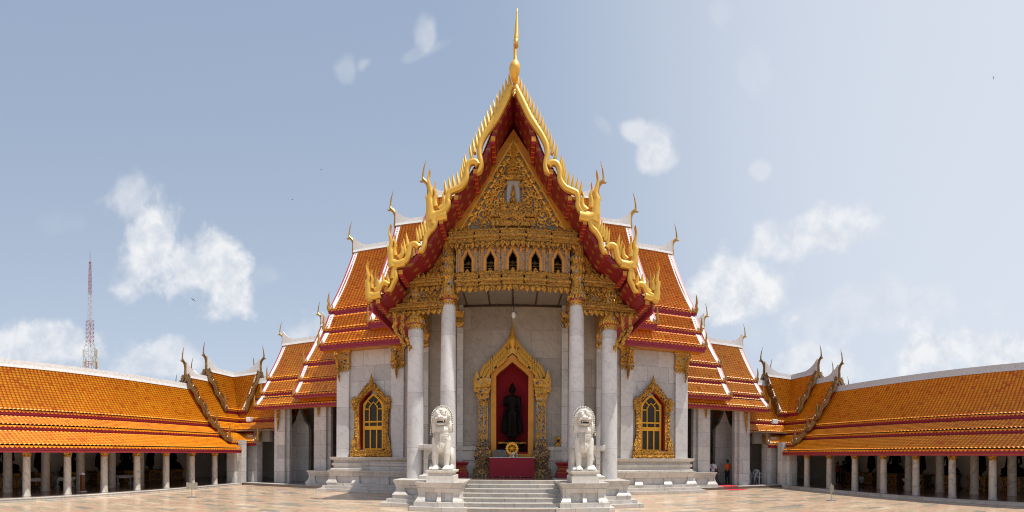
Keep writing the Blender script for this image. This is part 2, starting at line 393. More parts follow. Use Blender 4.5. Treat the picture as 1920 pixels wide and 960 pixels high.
ln(ntg, ramp(ntg, [(0, (.16, .15, .12)), (.05, (.022, .024, .02)), (.3, (.045, .045, .035))], ng.outputs[0]), bg_.inputs['Base Color'])
WHITEP = plain('white_plastic', (.78, .78, .78), .4)
STEEL = plain('brushed_steel', (.5, .48, .44), .3, .8)
# red soffit with gilt rosettes
m, nt_, b_ = principled('soffit_red')
p_ = pos(nt_); sp = nd(nt_, 'ShaderNodeSeparateXYZ'); ln(nt_, p_, sp.inputs[0]); cb = nd(nt_, 'ShaderNodeCombineXYZ')
ml = nd(nt_, 'ShaderNodeMath', operation='MULTIPLY'); ln(nt_, sp.outputs[1], ml.inputs[0]); ml.inputs[1].default_value = 1.9; ln(nt_, ml.outputs[0], cb.inputs[0])
ml2 = nd(nt_, 'ShaderNodeMath', operation='MULTIPLY'); ln(nt_, sp.outputs[2], ml2.inputs[0]); ml2.inputs[1].default_value = 2.6; ln(nt_, ml2.outputs[0], cb.inputs[1])
vo = nd(nt_, 'ShaderNodeTexVoronoi', i_Scale=1.0, i_Randomness=.12); vo.voronoi_dimensions = '2D'; ln(nt_, cb.outputs[0], vo.inputs['Vector'])
ln(nt_, ramp(nt_, [(.0, (.36, .16, .03)), (.17, (.28, .11, .02)), (.23, (.22, .010, .014))], vo.outputs['Distance']), b_.inputs['Base Color']); setp(b_, Roughness=.5); SOFF = m
# glazed tiles, one random tone per tile
def tiles_mat(name, lo, hi, dk, ro=.14):
    m, nt, b = principled(name); uvn = nd(nt, 'ShaderNodeUVMap'); uvn.uv_map = 'tile'
    fl = nd(nt, 'ShaderNodeVectorMath', operation='FLOOR'); ln(nt, uvn.outputs[0], fl.inputs[0])
    wn = nd(nt, 'ShaderNodeTexWhiteNoise'); wn.noise_dimensions = '2D'; ln(nt, fl.outputs[0], wn.inputs['Vector'])
    c = ramp(nt, [(0, dk), (.07, lo), (.55, tuple((a+b_)/2 for a, b_ in zip(lo, hi))), (1, hi)], wn.outputs['Value'])
    n = nd(nt, 'ShaderNodeTexNoise', i_Scale=.45, i_Detail=6.0, i_Roughness=.7); ln(nt, pos(nt), n.inputs['Vector'])
    c = mixc_(nt, 1.0, c, ramp(nt, [(.3, (.86, .83, .82)), (.6, (1.05, 1.05, 1.0))], n.outputs[0]), 'MULTIPLY')
    n3 = nd(nt, 'ShaderNodeTexNoise', i_Scale=9.0, i_Detail=3.0); ln(nt, pos(nt), n3.inputs['Vector'])
    c = mixc_(nt, 1.0, c, ramp(nt, [(.3, (.85, .82, .8)), (.5, (1, 1, 1))], n3.outputs[0]), 'MULTIPLY')
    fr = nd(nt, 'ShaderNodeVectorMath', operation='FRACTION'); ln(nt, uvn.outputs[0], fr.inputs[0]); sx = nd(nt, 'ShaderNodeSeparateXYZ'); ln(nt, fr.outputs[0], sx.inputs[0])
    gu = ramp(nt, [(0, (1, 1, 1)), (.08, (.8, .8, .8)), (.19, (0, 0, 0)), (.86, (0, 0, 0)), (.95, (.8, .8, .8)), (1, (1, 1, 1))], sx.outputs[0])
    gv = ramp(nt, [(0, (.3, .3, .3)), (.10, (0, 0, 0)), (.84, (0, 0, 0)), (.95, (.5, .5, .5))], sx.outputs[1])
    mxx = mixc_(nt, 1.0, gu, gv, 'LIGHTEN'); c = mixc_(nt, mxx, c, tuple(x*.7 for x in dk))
    ln(nt, c, b.inputs['Base Color'])
    r = nd(nt, 'ShaderNodeMapRange'); r.inputs['To Min'].default_value = ro; r.inputs['To Max'].default_value = ro+.18; b.inputs['Specular IOR Level'].default_value = .5 if ro < .25 else .3
    ln(nt, n3.outputs[0], r.inputs['Value']); ln(nt, r.outputs[0], b.inputs['Roughness'])
    return m
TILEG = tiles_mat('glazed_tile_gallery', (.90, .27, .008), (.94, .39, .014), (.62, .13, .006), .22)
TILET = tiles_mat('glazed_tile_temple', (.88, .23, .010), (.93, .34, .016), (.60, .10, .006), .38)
# courtyard paving
m, nt_, b_ = principled('polished_paving'); p_ = pos(nt_)
br = nd(nt_, 'ShaderNodeTexBrick', offset=.5); br.inputs['Scale'].default_value = 1.0
br.inputs['Brick Width'].default_value = .95; br.inputs['Row Height'].default_value = .48; br.inputs['Mortar Size'].default_value = .004
br.inputs['Color1'].default_value = (0, 0, 0, 1); br.inputs['Color2'].default_value = (1, 1, 1, 1); br.inputs['Mortar'].default_value = (.0, .0, .0, 1)
ln(nt_, p_, br.inputs['Vector'])
c_ = ramp(nt_, [(0, (.32, .30, .25)), (.25, (.50, .39, .27)), (.5, (.60, .45, .31)), (.8, (.57, .38, .27)), (1, (.68, .54, .39))], br.outputs[0])
n_ = nd(nt_, 'ShaderNodeTexNoise', i_Scale=2.6, i_Detail=8.0, i_Distortion=1.5, i_Roughness=.65); ln(nt_, p_, n_.inputs['Vector'])
c_ = mixc_(nt_, 1.0, c_, ramp(nt_, [(.25, (.8, .79, .77)), (.7, (1.12, 1.1, 1.08))], n_.outputs[0]), 'MULTIPLY')
ln(nt_, c_, b_.inputs['Base Color'])
r_ = nd(nt_, 'ShaderNodeMapRange'); r_.inputs['To Min'].default_value = .12; r_.inputs['To Max'].default_value = .34; ln(nt_, n_.outputs[0], r_.inputs['Value']); ln(nt_, r_.outputs[0], b_.inputs['Roughness'])
PAVE = m
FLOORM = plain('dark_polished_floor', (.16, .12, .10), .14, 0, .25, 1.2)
CURBM = marble('marble_curb', (.62, .59, .55), (1.4, 5), joint=.012, vein=.2, stain=.25)

# ------------------------------------------------------------------ tiled roof surfaces
class Tiles:
    "glazed ribbed tiles laid as real relief: ribs down the slope and a step at every course"
    def __init__(s): s.V = []; s.Q = []; s.UV = []; s.n = 0; s.T = []
    def patch(s, axis, prof, u0, u1, w=.15, e=.15, A=.03, B=.03, seg=4, teeth=True, up=1):
        prof = np.array(prof, float); m = len(prof)
        u0 = np.broadcast_to(np.array(u0, float), (m,)); u1 = np.broadcast_to(np.array(u1, float), (m,))
        L = np.r_[0, np.cumsum(np.hypot(*np.diff(prof, axis=0).T))]; nr = max(1, int(round(L[-1]/e)))
        ts = np.linspace(0, L[-1], nr+1)
        o = np.interp(ts, L, prof[:, 0]); z = np.interp(ts, L, prof[:, 1]); a0 = np.interp(ts, L, u0); a1 = np.interp(ts, L, u1)
        umin, umax = u0.min(), u1.max(); nc = int(math.ceil((umax-umin)/w)); us = umin+np.arange(nc*seg+1)*w/seg; us = us[us <= umax+w]
        ph = ((np.arange(len(us)) % seg)/seg); rib = A*np.sin(PI*ph)**.7
        rows = []
        for r in range(nr):
            for (i, off) in ((r, 0.0), (r+1, B)):
                do = o[min(nr, r+1)]-o[r]; dz = z[min(nr, r+1)]-z[r]; l = math.hypot(do, dz) or 1
                nx, nz_ = -dz/l, do/l
                if nz_ < 0: nx, nz_ = -nx, -nz_
                h = rib+off; uu = np.clip(us, a0[i], a1[i])
                rows.append((uu, o[i]+nx*h, z[i]+nz_*h, uu/w, np.full(len(us), r+(0.0 if i == r else .96))))
        Un = np.array([r[0] for r in rows]); O = np.array([r[1] for r in rows]); Z = np.array([r[2] for r in rows])
        V = np.stack([Un, O, Z] if axis == 'X' else [O, Un, Z], -1)
        R, C = Un.shape; base = s.n
        idx = base+np.arange(R*C).reshape(R, C)
        q = np.stack([idx[:-1, :-1], idx[:-1, 1:], idx[1:, 1:], idx[1:, :-1]], -1)
        wd = np.maximum(abs(Un[:-1, 1:]-Un[:-1, :-1]), abs(Un[1:, 1:]-Un[1:, :-1])) > 1e-5
        UX = np.array([r[3] for r in rows])-umin/w+(s.n % 97); UY = np.array([r[4] for r in rows])
        uvv = np.stack([UX, UY], -1).reshape(-1, 2); s.V.append(V.reshape(-1, 3)); s.Q.append(q[wd]); s.UV.append(uvv[q[wd]-base]); s.n += R*C
        if teeth:  # pointed end tiles along the eave
            k = 0; tv = []; o_, z_ = o[-1], z[-1]; do = o[-1]-o[-2]; dz = z[-1]-z[-2]; l = math.hypot(do, dz); sg = 1 if do > 0 else -1
            for c in range(nc):
                x0 = max(umin+c*w, a0[-1]); x1 = min(umin+(c+1)*w, a1[-1])
                if x1-x0 < w*.6: continue
                xm = (x0+x1)/2
                for (x, oo, zz) in ((x0+.01, o_+sg*.015, z_+.02), (x1-.01, o_+sg*.015, z_+.02), (x1-.02, o_+sg*.03, z_-.03), (xm, o_+sg*.05, z_-.10)): tv.append((x, oo, zz))
                for (x, oo, zz) in ((x0+.01, o_+sg*.015, z_+.02), (xm, o_+sg*.05, z_-.10), (x0+.02, o_+sg*.03, z_-.03), (x0+.01, o_+sg*.02, z_)): tv.append((x, oo, zz))
            if tv:
                tv = np.array(tv)
                if axis != 'X': tv = tv[:, [1, 0, 2]]
                n4 = len(tv)//4; s.V.append(tv); s.Q.append(s.n+np.arange(n4*4).reshape(-1, 4))
                s.UV.append(np.repeat(np.stack([np.arange(n4)//2+.5+rng.integers(0, 50), np.full(n4, 99.5)], -1)[:, None, :], 4, axis=1)); s.n += len(tv)
    def build(s, name, mat, parent, flip=False):
        V = np.concatenate(s.V); Q = np.concatenate(s.Q); UV = np.concatenate(s.UV)
        if flip: V = V*np.array([-1, 1, 1]); Q = Q[:, ::-1]
        off = wl(parent); V = V-np.array([off.x, off.y, off.z])
        me = bpy.data.meshes.new(name); me.vertices.add(len(V)); me.vertices.foreach_set('co', V.astype(np.float32).ravel())
        me.loops.add(len(Q)*4); me.loops.foreach_set('vertex_index', Q.astype(np.int32).ravel())
        me.polygons.add(len(Q)); me.polygons.foreach_set('loop_start', np.arange(len(Q), dtype=np.int32)*4)
        uv = me.uv_layers.new(name='tile'); uv.data.foreach_set('uv', UV.reshape(-1, 2).astype(np.float32).ravel())
        me.materials.append(mat); me.update(); me.validate()
        o = bpy.data.objects.new(name, me); COL.objects.link(o); o.parent = parent; return o
def concave(a, b, sag=.06, n=5):
    "slope from a to b, slightly hollow"
    out = []
    for i in range(n+1):
        t = i/n; out.append((a[0]+(b[0]-a[0])*t, a[1]+(b[1]-a[1])*t-sag*4*t*(1-t)*abs(a[1]-b[1])))
    return out
# ------------------------------------------------------------------ shared building pieces
def chofa_path(h=2.1):
    return [(-.05, -.25), (0, 0), (-.03, .47), (.07, .8), (.24, .98), (.30, 1.12), (.29, 1.33), (.24, 1.67), (.11, 2.1)], [.09, .10, .10, .10, .10, .065, .05, .038, .006], h/2.1
def add_chofa(mb, M3, u, o, z, sg, h=2.1):
    pts, rad, k = chofa_path(h)
    p = crom([(a, b) for a, b in pts], 3); r = [x[0] for x in crom([(a, 0) for a in rad], 3)]
    mb.tube([M3(u+sg*a*k, o, z+b*k) for a, b in p], [max(.006, q*k) for q in r], n=7, ref=Vector(M3(0, 1, 0)))
    mb.tube([M3(u+sg*.22*k, o, z+.95*k), M3(u+sg*.42*k, o, z+.93*k), M3(u+sg*.5*k, o, z+1.0*k)], [.08*k, .05*k, .01], n=6, ref=Vector(M3(0, 1, 0)))
def add_finial(mb, M3, u, o, z, sg, h=1.3, so_=1):
    "upright flame finial at the foot of a verge"
    pts = [(0, 0, .10), (.10, .2, .13), (.04, .38, .09), (.10, .55, .085), (.07, .8, .05), (0, 1, .006)]
    mb.tube([M3(u+sg*a*h*.6, o, z+b*h) for a, b, r in pts], [r*h*.75 for a, b, r in pts], n=7, ref=Vector(M3(0, 1, 0)))
    mb.tube([M3(u, o, z+.05*h), M3(u-sg*.16*h, o, z+.12*h), M3(u-sg*.18*h, o, z+.34*h)], [.07*h, .07*h, .01], n=6, ref=Vector(M3(0, 1, 0)))
def fascia(mb, M3, u0, u1, o, zt, zb, sd):
    "moulded maroon board under an eave; sd = outward direction"
    h = zt-zb; prof = [(0, zt-.01), (.09, zt-.01), (.09, zt-.18*h), (.06, zt-.22*h), (.06, zt-.42*h), (.075, zt-.45*h), (.075, zt-.52*h), (.03, zt-.56*h), (.03, zt-.78*h), (.05, zt-.8*h), (.05, zb), (0, zb)]
    vs = []; n = len(prof)
    for u in (u0, u1): vs += [M3(u, o+sd*a, z) for a, z in prof]
    mb.add(vs, [tuple(range(n))[::-1], tuple(range(n, 2*n))]+[(i, (i+1) % n, n+(i+1) % n, n+i) for i in range(n)])
def ridge_cap(mb, M3, u0, u1, o, z, ea, eb, rise=.75, run=1.5, hw=.17, h=.32):
    N = 14; vs = []; fs = []
    L = u1-u0; us = sorted(set([u0+L*i/N for i in range(N+1)]+[u0+run*i/6 for i in range(7)]+[u1-run*i/6 for i in range(7)]))
    us = [u for u in us if u0-1e-6 <= u <= u1+1e-6]
    for u in us:
        ra = max(0, 1-(u-u0)/run)**2.2*rise if ea else 0; rb = max(0, 1-(u1-u)/run)**2.2*rise if eb else 0; r = ra+rb
        vs += [M3(u, o-hw-.06, z-.12), M3(u, o-hw, z+.06), M3(u, o-hw*.75, z+h+r), M3(u, o+hw*.75, z+h+r), M3(u, o+hw, z+.06), M3(u, o+hw+.06, z-.12)]
    for i in range(len(us)-1):
        for k in range(6):
            l = (k+1) % 6; fs.append((i*6+k, i*6+l, (i+1)*6+l, (i+1)*6+k))
    fs += [tuple(range(6))[::-1], tuple((len(us)-1)*6+k for k in range(6))]
    mb.add(vs, fs)
def wavy_barge(mb, M3, u, sg, prof, wd=.34, thick=.16, humps=2, teeth=True, lift=.1, amp=.14, tooth=.42):
    "gilt gable board: a serpent body undulating along the verge, with a row of flame teeth"
    M = lambda a, b, d: M3(u+sg*d, a, b)
    P_ = np.array(prof, float); L = np.r_[0, np.cumsum(np.hypot(*np.diff(P_, axis=0).T))]; T = L[-1]; n = max(12, int(T/.12))
    path = []; tt = np.linspace(0, T, n)
    ox = np.interp(tt, L, P_[:, 0]); oz = np.interp(tt, L, P_[:, 1]); dirs = np.gradient(np.stack([ox, oz], -1), axis=0); dirs /= np.linalg.norm(dirs, axis=1)[:, None]
    sgn = 1 if P_[-1, 0] > P_[0, 0] else -1
    nrm = np.stack([-dirs[:, 1], dirs[:, 0]], -1)*sgn
    wv = amp*np.sin(tt/T*2*PI*humps)*(tt/T > .12)
    c = np.stack([ox, oz], -1)+nrm*(lift+wv)[:, None]
    mb.band([tuple(q) for q in c], wd, M, 0, thick)
    if teeth:
        k = .15
        while k < T-.2:
            i = int(k/T*(n-1)); b = c[i]+nrm[i]*wd*.3; a = math.atan2(nrm[i, 1]+.75, nrm[i, 0]+.0*sgn)
            leaf(mb, tuple(b), a, tooth, tooth*.38, M, thick*.3, thick*.7, curl=-.3*sgn)
            k += tooth*.62
    return c
def gable_fill(mb, M3, u, o_c, prof, d=.05):
    other = [(2*o_c-a, b) for a, b in prof]
    poly = [p for p in prof]+[p for p in other[::-1]]
    mb.prism(poly, lambda a, b, d_: M3(u+d_, a, b), 0, d)

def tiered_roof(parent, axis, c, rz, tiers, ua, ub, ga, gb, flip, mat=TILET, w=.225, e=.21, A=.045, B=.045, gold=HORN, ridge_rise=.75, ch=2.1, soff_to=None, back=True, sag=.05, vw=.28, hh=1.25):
    """tiers: (o_top, z_top, o_bot, z_bot, fascia height). ga / gb: gables at ua / ub."""
    M3 = (lambda u, o, z: (u, o, z)) if axis == 'X' else (lambda u, o, z: (o, u, z))
    T = Tiles(); subs = []
    def new(nm, mt, sm=False):
        m = MB(); subs.append((m, nm, mt, sm)); return m
    sd = 1 if tiers[0][2] > c else -1
    for i, (oa, za, ob, zb, fh) in enumerate(tiers):
        pr = concave((oa, za), (ob, zb), sag if i == 0 else 0, 6 if i == 0 else 1)
        T.patch(axis, pr, ua, ub, w, e, A, B)
        fascia(new('fascia', MAROON), M3, ua-.03, ub+.03, ob-sd*.06, zb-.02, zb-fh, sd)
        if back:
            prb = [(2*c-a, b) for a, b in pr]
            T.patch(axis, prb, ua, ub, 1.0, .5, 0, .02, seg=1, teeth=False)
            fascia(new('fascia', MAROON), M3, ua-.03, ub+.03, 2*c-ob+sd*.06, zb-.02, zb-fh, -sd)
        for on, u, s_ in ((ga, ua, -1), (gb, ub, 1)):
            if not on: continue
            for mir in ((0, 1) if back else (0,)):
                q = [(2*c-a, b) for a, b in pr] if mir else pr
                new('verge', RIDGE).ring([(a, b-.05) for a, b in q], [(a, b+.13) for a, b in q], lambda a, b, d: M3(u-s_*d, a, b), -.02, vw)
                new('verge_board', MAROON).ring([(a, b-.22) for a, b in q], [(a, b+.10) for a, b in q], lambda a, b, d: M3(u-s_*d, a, b), -.14, -.021)
                k0 = q[-1]; add_finial(new('flame_finial', gold, True), M3, u+s_*.08, k0[0], k0[1]-.05, s_, hh if i == 0 else hh*.85)
    ridge_cap(new('ridge', RIDGE), M3, ua-(.1 if ga else 0), ub+(.1 if gb else 0), c, rz, ga, gb, ridge_rise, 1.25)
    for on, u, s_ in ((ga, ua, -1), (gb, ub, 1)):
        if on:
            add_chofa(new('horn_finial', gold, True), M3, u+s_*.16, c, rz+.05, s_, ch*1.08)
            full = [p for t in tiers for p in ((t[0], t[1]-.05), (t[2], t[3]-.05))]
            gable_fill(new('gable_wall', REDP), M3, u-s_*.12, c, full)
    if soff_to is not None:
        oa, za, ob, zb, fh = tiers[-1]
        zz = zb-fh+.03
        new('soffit', GOLDF).prism([(ob-sd*.02, zz), (soff_to, zz), (soff_to, zz+.04), (ob-sd*.02, zz+.04)], lambda a, b, d: M3(d, a, b), ua, ub)
    r = T.build('roof', mat, parent, flip)
    for m, nm, mt, sm in subs: m.build(nm, mt, r, sm, flip=flip)
    return r

# ------------------------------------------------------------------ ground
g = MB(); n = 24
g.add([(-1500, -1500, 0), (1500, -1500, 0), (1500, 1500, 0), (-1500, 1500, 0)], [(0, 1, 2, 3)])
o = g.build('courtyard_ground', PAVE); tag(o, 'polished courtyard paving of tan and grey marble slabs', 'paving', kind='structure')

# ------------------------------------------------------------------ cloister galleries, left and right
COLX, INX, RX = 18.6, 21.0, 22.5
GT = [(-22.5, 7.22, -20.25, 4.42, .34), (-20.25, 4.10, -19.22, 3.58, .30), (-19.25, 3.30, -17.8, 2.56, .30)]
def gallery(s):
    fl = s > 0; side = 'right' if fl else 'left'
    G = empty('cloister_gallery', (s*RX, 15, 0), ('long orange tiled cloister gallery at the right edge of the photo, posts in shade' if fl else
              'long orange tiled cloister gallery below the radio mast, sunlit post feet'), 'gallery', 'cloister galleries along the courtyard')
    dy = .25 if fl else 0.0
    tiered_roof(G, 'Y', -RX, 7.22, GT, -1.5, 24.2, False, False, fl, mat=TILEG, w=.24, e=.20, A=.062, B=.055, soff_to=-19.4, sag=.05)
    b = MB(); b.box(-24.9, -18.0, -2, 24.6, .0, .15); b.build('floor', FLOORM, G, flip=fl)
    b = MB(); b.rect(-18.02, -17.75, -2, 24.2, [(0, .0), (.13, 0), (.135, .02), (.16, .02), (.165, 0)]); b.build('kerb', CURBM, G, flip=fl)
    b = MB(); b.box(-25.1, -24.8, -2, 34, .15, 4.6); b.build('back_wall', BEIGE, G, flip=fl)
    b = MB(); b.box(-24.8, -19.0, -2, 24.5, 2.95, 3.0); b.box(-18.8, -18.4, -2, 24.5, 2.36, 2.72); b.build('ceiling', CEIL, G, flip=fl)
    zs = [(.15, .25), (.2, .25), (.23, .225), (.6, .222), (1.4, .215), (2.3, .2)]
    for i in range(-1, 8):
        y = 8.6+dy+2.27*(i); 
        if i >= 7: break
        c = MB(); c.lathe([(z, r*.92) for z, r in zs], -COLX, y, 24); o = c.build('post', MARG, G, True, flip=fl)
        c = MB(); c.lathe([(2.05, .20), (2.07, .225), (2.12, .215), (2.2, .235), (2.32, .26), (2.36, .26), (2.36, .1)], -COLX, y, 20, .04, 10); c.build('capital', GOLDD, o, flip=fl)
    for i in range(-1, 7):
        y = 8.6+dy+2.27*i
        c = MB(); c.lathe([(.15, .28), (.3, .26), (1.2, .255), (3.05, .24)], -INX, y, 24); c.build('pillar', MARG, G, True, flip=fl)
    # pier at the inner corner
    c = MB(); c.box(-18.95, -18.25, 24.0, 24.75, .15, 3.2); c.box(-18.5, -17.9, 24.35, 24.95, .15, 3.2); c.build('corner_pier', MARW, G, flip=fl)
    c = MB(); c.box(-18.5, -18.0, 25.9, 26.6, .15, 3.6); c.box(-18.25, -17.75, 26.1, 26.8, .15, 3.6); c.build('pier', MARW, G, flip=fl)
    return G
def corner(s):
    fl = s > 0; Xc, Yc = -22.5, 29.3
    G = empty('corner_pavilion', (s*22.5, Yc, 0), ('crossing gabled tiled roofs at the corner of the right gallery' if fl else
             'crossing gabled tiled roofs at the corner of the left gallery'), 'pavilion', 'corner pavilions of the cloister')
    tiers = [((0, 8.1), (2.25, 4.9), .3), ((2.25, 4.6), (3.15, 4.02), .28), ((3.15, 3.74), (4.3, 3.08), .28)]
    T = Tiles(); subs = []
    def new(nm, mt, sm=False):
        m = MB(); subs.append((m, nm, mt, sm)); return m
    fa = lambda: new('fascia', MAROON)
    ve = lambda: new('verge', RIDGE)
    ri = lambda: new('ridge', RIDGE)
    fi = lambda: new('flame_finial', GOLDG, True)
    hf = lambda: new('horn_finial', GOLDG, True)
    bg_ = lambda: new('bargeboard', GOLDG, True)
    gf = lambda: new('gable_wall', REDP)
    MX3 = lambda u, o, z: (u, o, z); MY3 = lambda u, o, z: (o, u, z)
    Y0 = 23.5; k2 = 3.9/4.3
    ends = (-16.0, -16.0, -17.4)
    for i, ((oa, za), (ob, zb), fh) in enumerate(tiers):
        pr = concave((oa, za), (ob, zb), .05 if i == 0 else 0, 6 if i == 0 else 1)
        # arm over the gallery, slope faces the court
        T.patch('Y', [(Xc+a, b) for a, b in pr], Y0, [Yc-a*k2 for a, b in pr], .23, .20, .052, .05)
        fascia(fa(), MY3, Y0, Yc-ob*k2, Xc+ob-.08, zb-.04, zb-fh, 1)
        # arm towards the hall
        T.patch('X', [(Yc-a*k2, b) for a, b in pr], [Xc+a for a, b in pr], ends[i], .23, .20, .052, .05)
        fascia(fa(), MX3, Xc+ob, ends[i], Yc-ob*k2+.08, zb-.04, zb-fh, -1)
        # far slopes
        T.patch('Y', [(Xc-a, b) for a, b in pr], Y0, Yc+4, 1.0, .5, 0, .02, seg=1, teeth=False)
        T.patch('X', [(Yc+a*k2, b) for a, b in pr], Xc-4, ends[i], 1.0, .5, 0, .02, seg=1, teeth=False)
        # gilt gable boards on the gable that looks at the courtyard
        for sg_ in (1, -1):
            q = [(Xc+sg_*a, b) for a, b in pr]
            wavy_barge(bg_(), MY3, Y0-.02, -1, q, wd=.25, thick=.16, humps=3 if i == 0 else 1, lift=.10, amp=.07, tooth=.26)
            ve().ring([(a, b-.05) for a, b in q], [(a, b+.12) for a, b in q], lambda a, b, d: (a, Y0+d, b), 0, .28)
            add_finial(fi(), MY3, Y0-.1, q[-1][0], q[-1][1]-.05, -1, 1.25)
        if i == 2:
            q = [(Yc-a*k2, b) for a, b in pr]
            wavy_barge(bg_(), MX3, ends[i], 1, q, wd=.24, thick=.15, humps=1, lift=.08, amp=.06, tooth=.24)
            add_finial(fi(), MX3, ends[i]+.1, q[-1][0], q[-1][1]-.05, 1, 1.2)
            ve().ring([(a, b-.05) for a, b in q], [(a, b+.12) for a, b in q], lambda a, b, d: (ends[2]-d, a, b), 0, .28)
    full = [p for t in tiers for p in (t[0], t[1])]
    gable_fill(gf(), MY3, Y0+.15, Xc, [(Xc+a, b-.08) for a, b in full])
    ridge_cap(ri(), MY3, Y0-.1, Yc-.3, Xc, 8.1, True, False, .75, 1.6)
    ridge_cap(ri(), MX3, Xc+.3, ends[0], Yc, 8.1, False, False)
    add_chofa(hf(), MY3, Y0-.15, Xc, 8.1+.15, -1, 2.1)
    # valley gutter
    pv = [(Xc+a, Yc-a*k2, z+.02) for a, z in concave((0, 8.1), (2.25, 4.9), .05, 6)]
    # upper crossing roof
    U = [((0, 8.9), (2.0, 5.65))]
    pr = concave(U[0][0], U[0][1], .05, 6); YA, XB = 25.9, -19.75
    T.patch('Y', [(Xc+a, b) for a, b in pr], YA, [Yc-a for a, b in pr], .23, .20, .052, .05)
    T.patch('X', [(Yc-a, b) for a, b in pr], [Xc+a for a, b in pr], XB, .23, .20, .052, .05)
    T.patch('Y', [(Xc-a, b) for a, b in pr], YA, Yc+3, 1.0, .5, 0, .02, seg=1, teeth=False)
    T.patch('X', [(Yc+a, b) for a, b in pr], Xc-4.5, XB, 1.0, .5, 0, .02, seg=1, teeth=False)
    T.patch('X', [(Yc-a, b) for a, b in pr], Xc-4.5, [Xc-a for a, b in pr], .3, .3, 0.02, .02, seg=2, teeth=False)
    fascia(fa(), MY3, YA, Yc-2.0, Xc+2-.08, 5.62, 5.36, 1); fascia(fa(), MX3, Xc+2, XB, Yc-2+.08, 5.62, 5.36, -1)
    for sg_ in (1, -1):
        q = [(Xc+sg_*a, b) for a, b in pr]
        wavy_barge(bg_(), MY3, YA-.02, -1, q, wd=.25, thick=.16, humps=3, lift=.10, amp=.07, tooth=.26)
        ve().ring([(a, b-.05) for a, b in q], [(a, b+.12) for a, b in q], lambda a, b, d: (a, YA+d, b), 0, .28)
        q = [(Yc+sg_*a, b) for a, b in pr]
        wavy_barge(bg_(), MX3, XB+.02, 1, q, wd=.25, thick=.16, humps=3, lift=.10, amp=.07, tooth=.26)
        ve().ring([(a, b-.05) for a, b in q], [(a, b+.12) for a, b in q], lambda a, b, d: (XB-d, a, b), 0, .28)
    add_finial(fi(), MY3, YA-.1, Xc+2.0, 5.5, -1, 1.35); add_finial(fi(), MX3, XB+.1, Yc-2.0, 5.5, 1, 1.35)
    gable_fill(gf(), MY3, YA+.15, Xc, [(Xc+a, b-.08) for a, b in pr]); gable_fill(gf(), MX3, XB-.2, Yc, [(Yc+a, b-.08) for a, b in pr])
    gable_fill(gf(), MX3, Xc-4.5, Yc, [(Yc+a, b-.08) for a, b in pr])
    ridge_cap(ri(), MY3, YA-.1, Yc, Xc, 8.9, True, False, .8, 1.8); ridge_cap(ri(), MX3, Xc, XB+.1, Yc, 8.9, False, True, .8, 1.8)
    ridge_cap(ri(), MX3, Xc-4.6, Xc, Yc, 8.9, True, False, .8, 1.8); ridge_cap(ri(), MY3, Yc, Yc+2.8, Xc, 8.9, False, True, .7, 1.5)
    for (M_, u, o_, sg_) in ((MY3, YA-.15, Xc, -1), (MX3, XB+.15, Yc, 1), (MX3, Xc-4.6, Yc, -1), (MY3, Yc+2.9, Xc, 1)): add_chofa(hf(), M_, u, o_, 9.05, sg_, 2.15)
    # lower outward gable with its own horn
    ridge_cap(ri(), MX3, Xc-6.6, Xc-4.4, Yc, 8.0, True, False, .6, 1.2); add_chofa(hf(), MX3, Xc-6.7, Yc, 8.1, -1, 1.9)
    T.patch('X', [(Yc-a, b-.85) for a, b in pr], Xc-6.6, Xc-4, .3, .3, .02, .02, seg=2, teeth=False)
    T.patch('X', [(Yc+a, b-.85) for a, b in pr], Xc-6.6, Xc-4, 1, .5, 0, .02, seg=1, teeth=False)
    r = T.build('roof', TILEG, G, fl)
    for m_, nm, mt, sm in subs: m_.build(nm, mt, r, sm, flip=fl)
    # floor, back wall and ceiling of the link
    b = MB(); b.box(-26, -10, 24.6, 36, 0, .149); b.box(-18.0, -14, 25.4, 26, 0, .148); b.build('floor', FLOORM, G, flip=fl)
    b = MB(); b.rect(-17.9, -13.4, 24.9, 25.3, [(0, .0), (.13, 0), (.135, .02), (.16, .02), (.165, 0)]); b.build('kerb', CURBM, G, flip=fl)
    b = MB(); b.box(-24.8, -16.3, 31.2, 31.5, .15, 6); b.build('back_wall', BEIGE, G, flip=fl)
    b = MB(); b.box(-24.5, -16.3, 25.6, 33, 3.9, 3.95); b.box(-18.0, -16.6, 26.0, 26.4, 3.1, 3.9); b.build('ceiling', CEIL, G, flip=fl)
    return G
for s in (-1, 1): gallery(s); corner(s)
# ------------------------------------------------------------------ temple hall
HALL = empty('temple_hall', (0, 24, 0), 'white marble temple hall with red and gold gables and tiered orange tiled roofs', 'temple')
RZ = 29.3
def tiers_from_px(x, rows):
    return [(ya, Zp(x, a, ya), yb, Zp(x, b, yb), fh) for (a, ya, b, yb, fh) in rows]
T1 = tiers_from_px(680, [(471, 29.3, 574, 24.95, .40), (586, 24.95, 611, 24.2, .36), (620, 24.2, 638, 23.5, .38)])
T2 = tiers_from_px(765, [(421, 29.3, 534, 24.85, .40), (546, 24.85, 570, 24.15, .36), (578, 24.15, 597, 23.45, .38)])
T3 = tiers_from_px(800, [(374, 29.3, 488, 24.8, .40), (500, 24.8, 524, 24.1, .36), (532, 24.1, 552, 23.4, .38)])
R2 = tiers_from_px(600, [(612, 29.3, 677, 26.4, .32), (686, 26.4, 708, 25.7, .30), (716, 25.7, 736, 24.95, .30)])
R1 = tiers_from_px(545, [(646, 29.3, 706, 26.95, .28), (713, 26.95, 733, 26.15, .28), (741, 26.15, 757, 25.3, .30)])
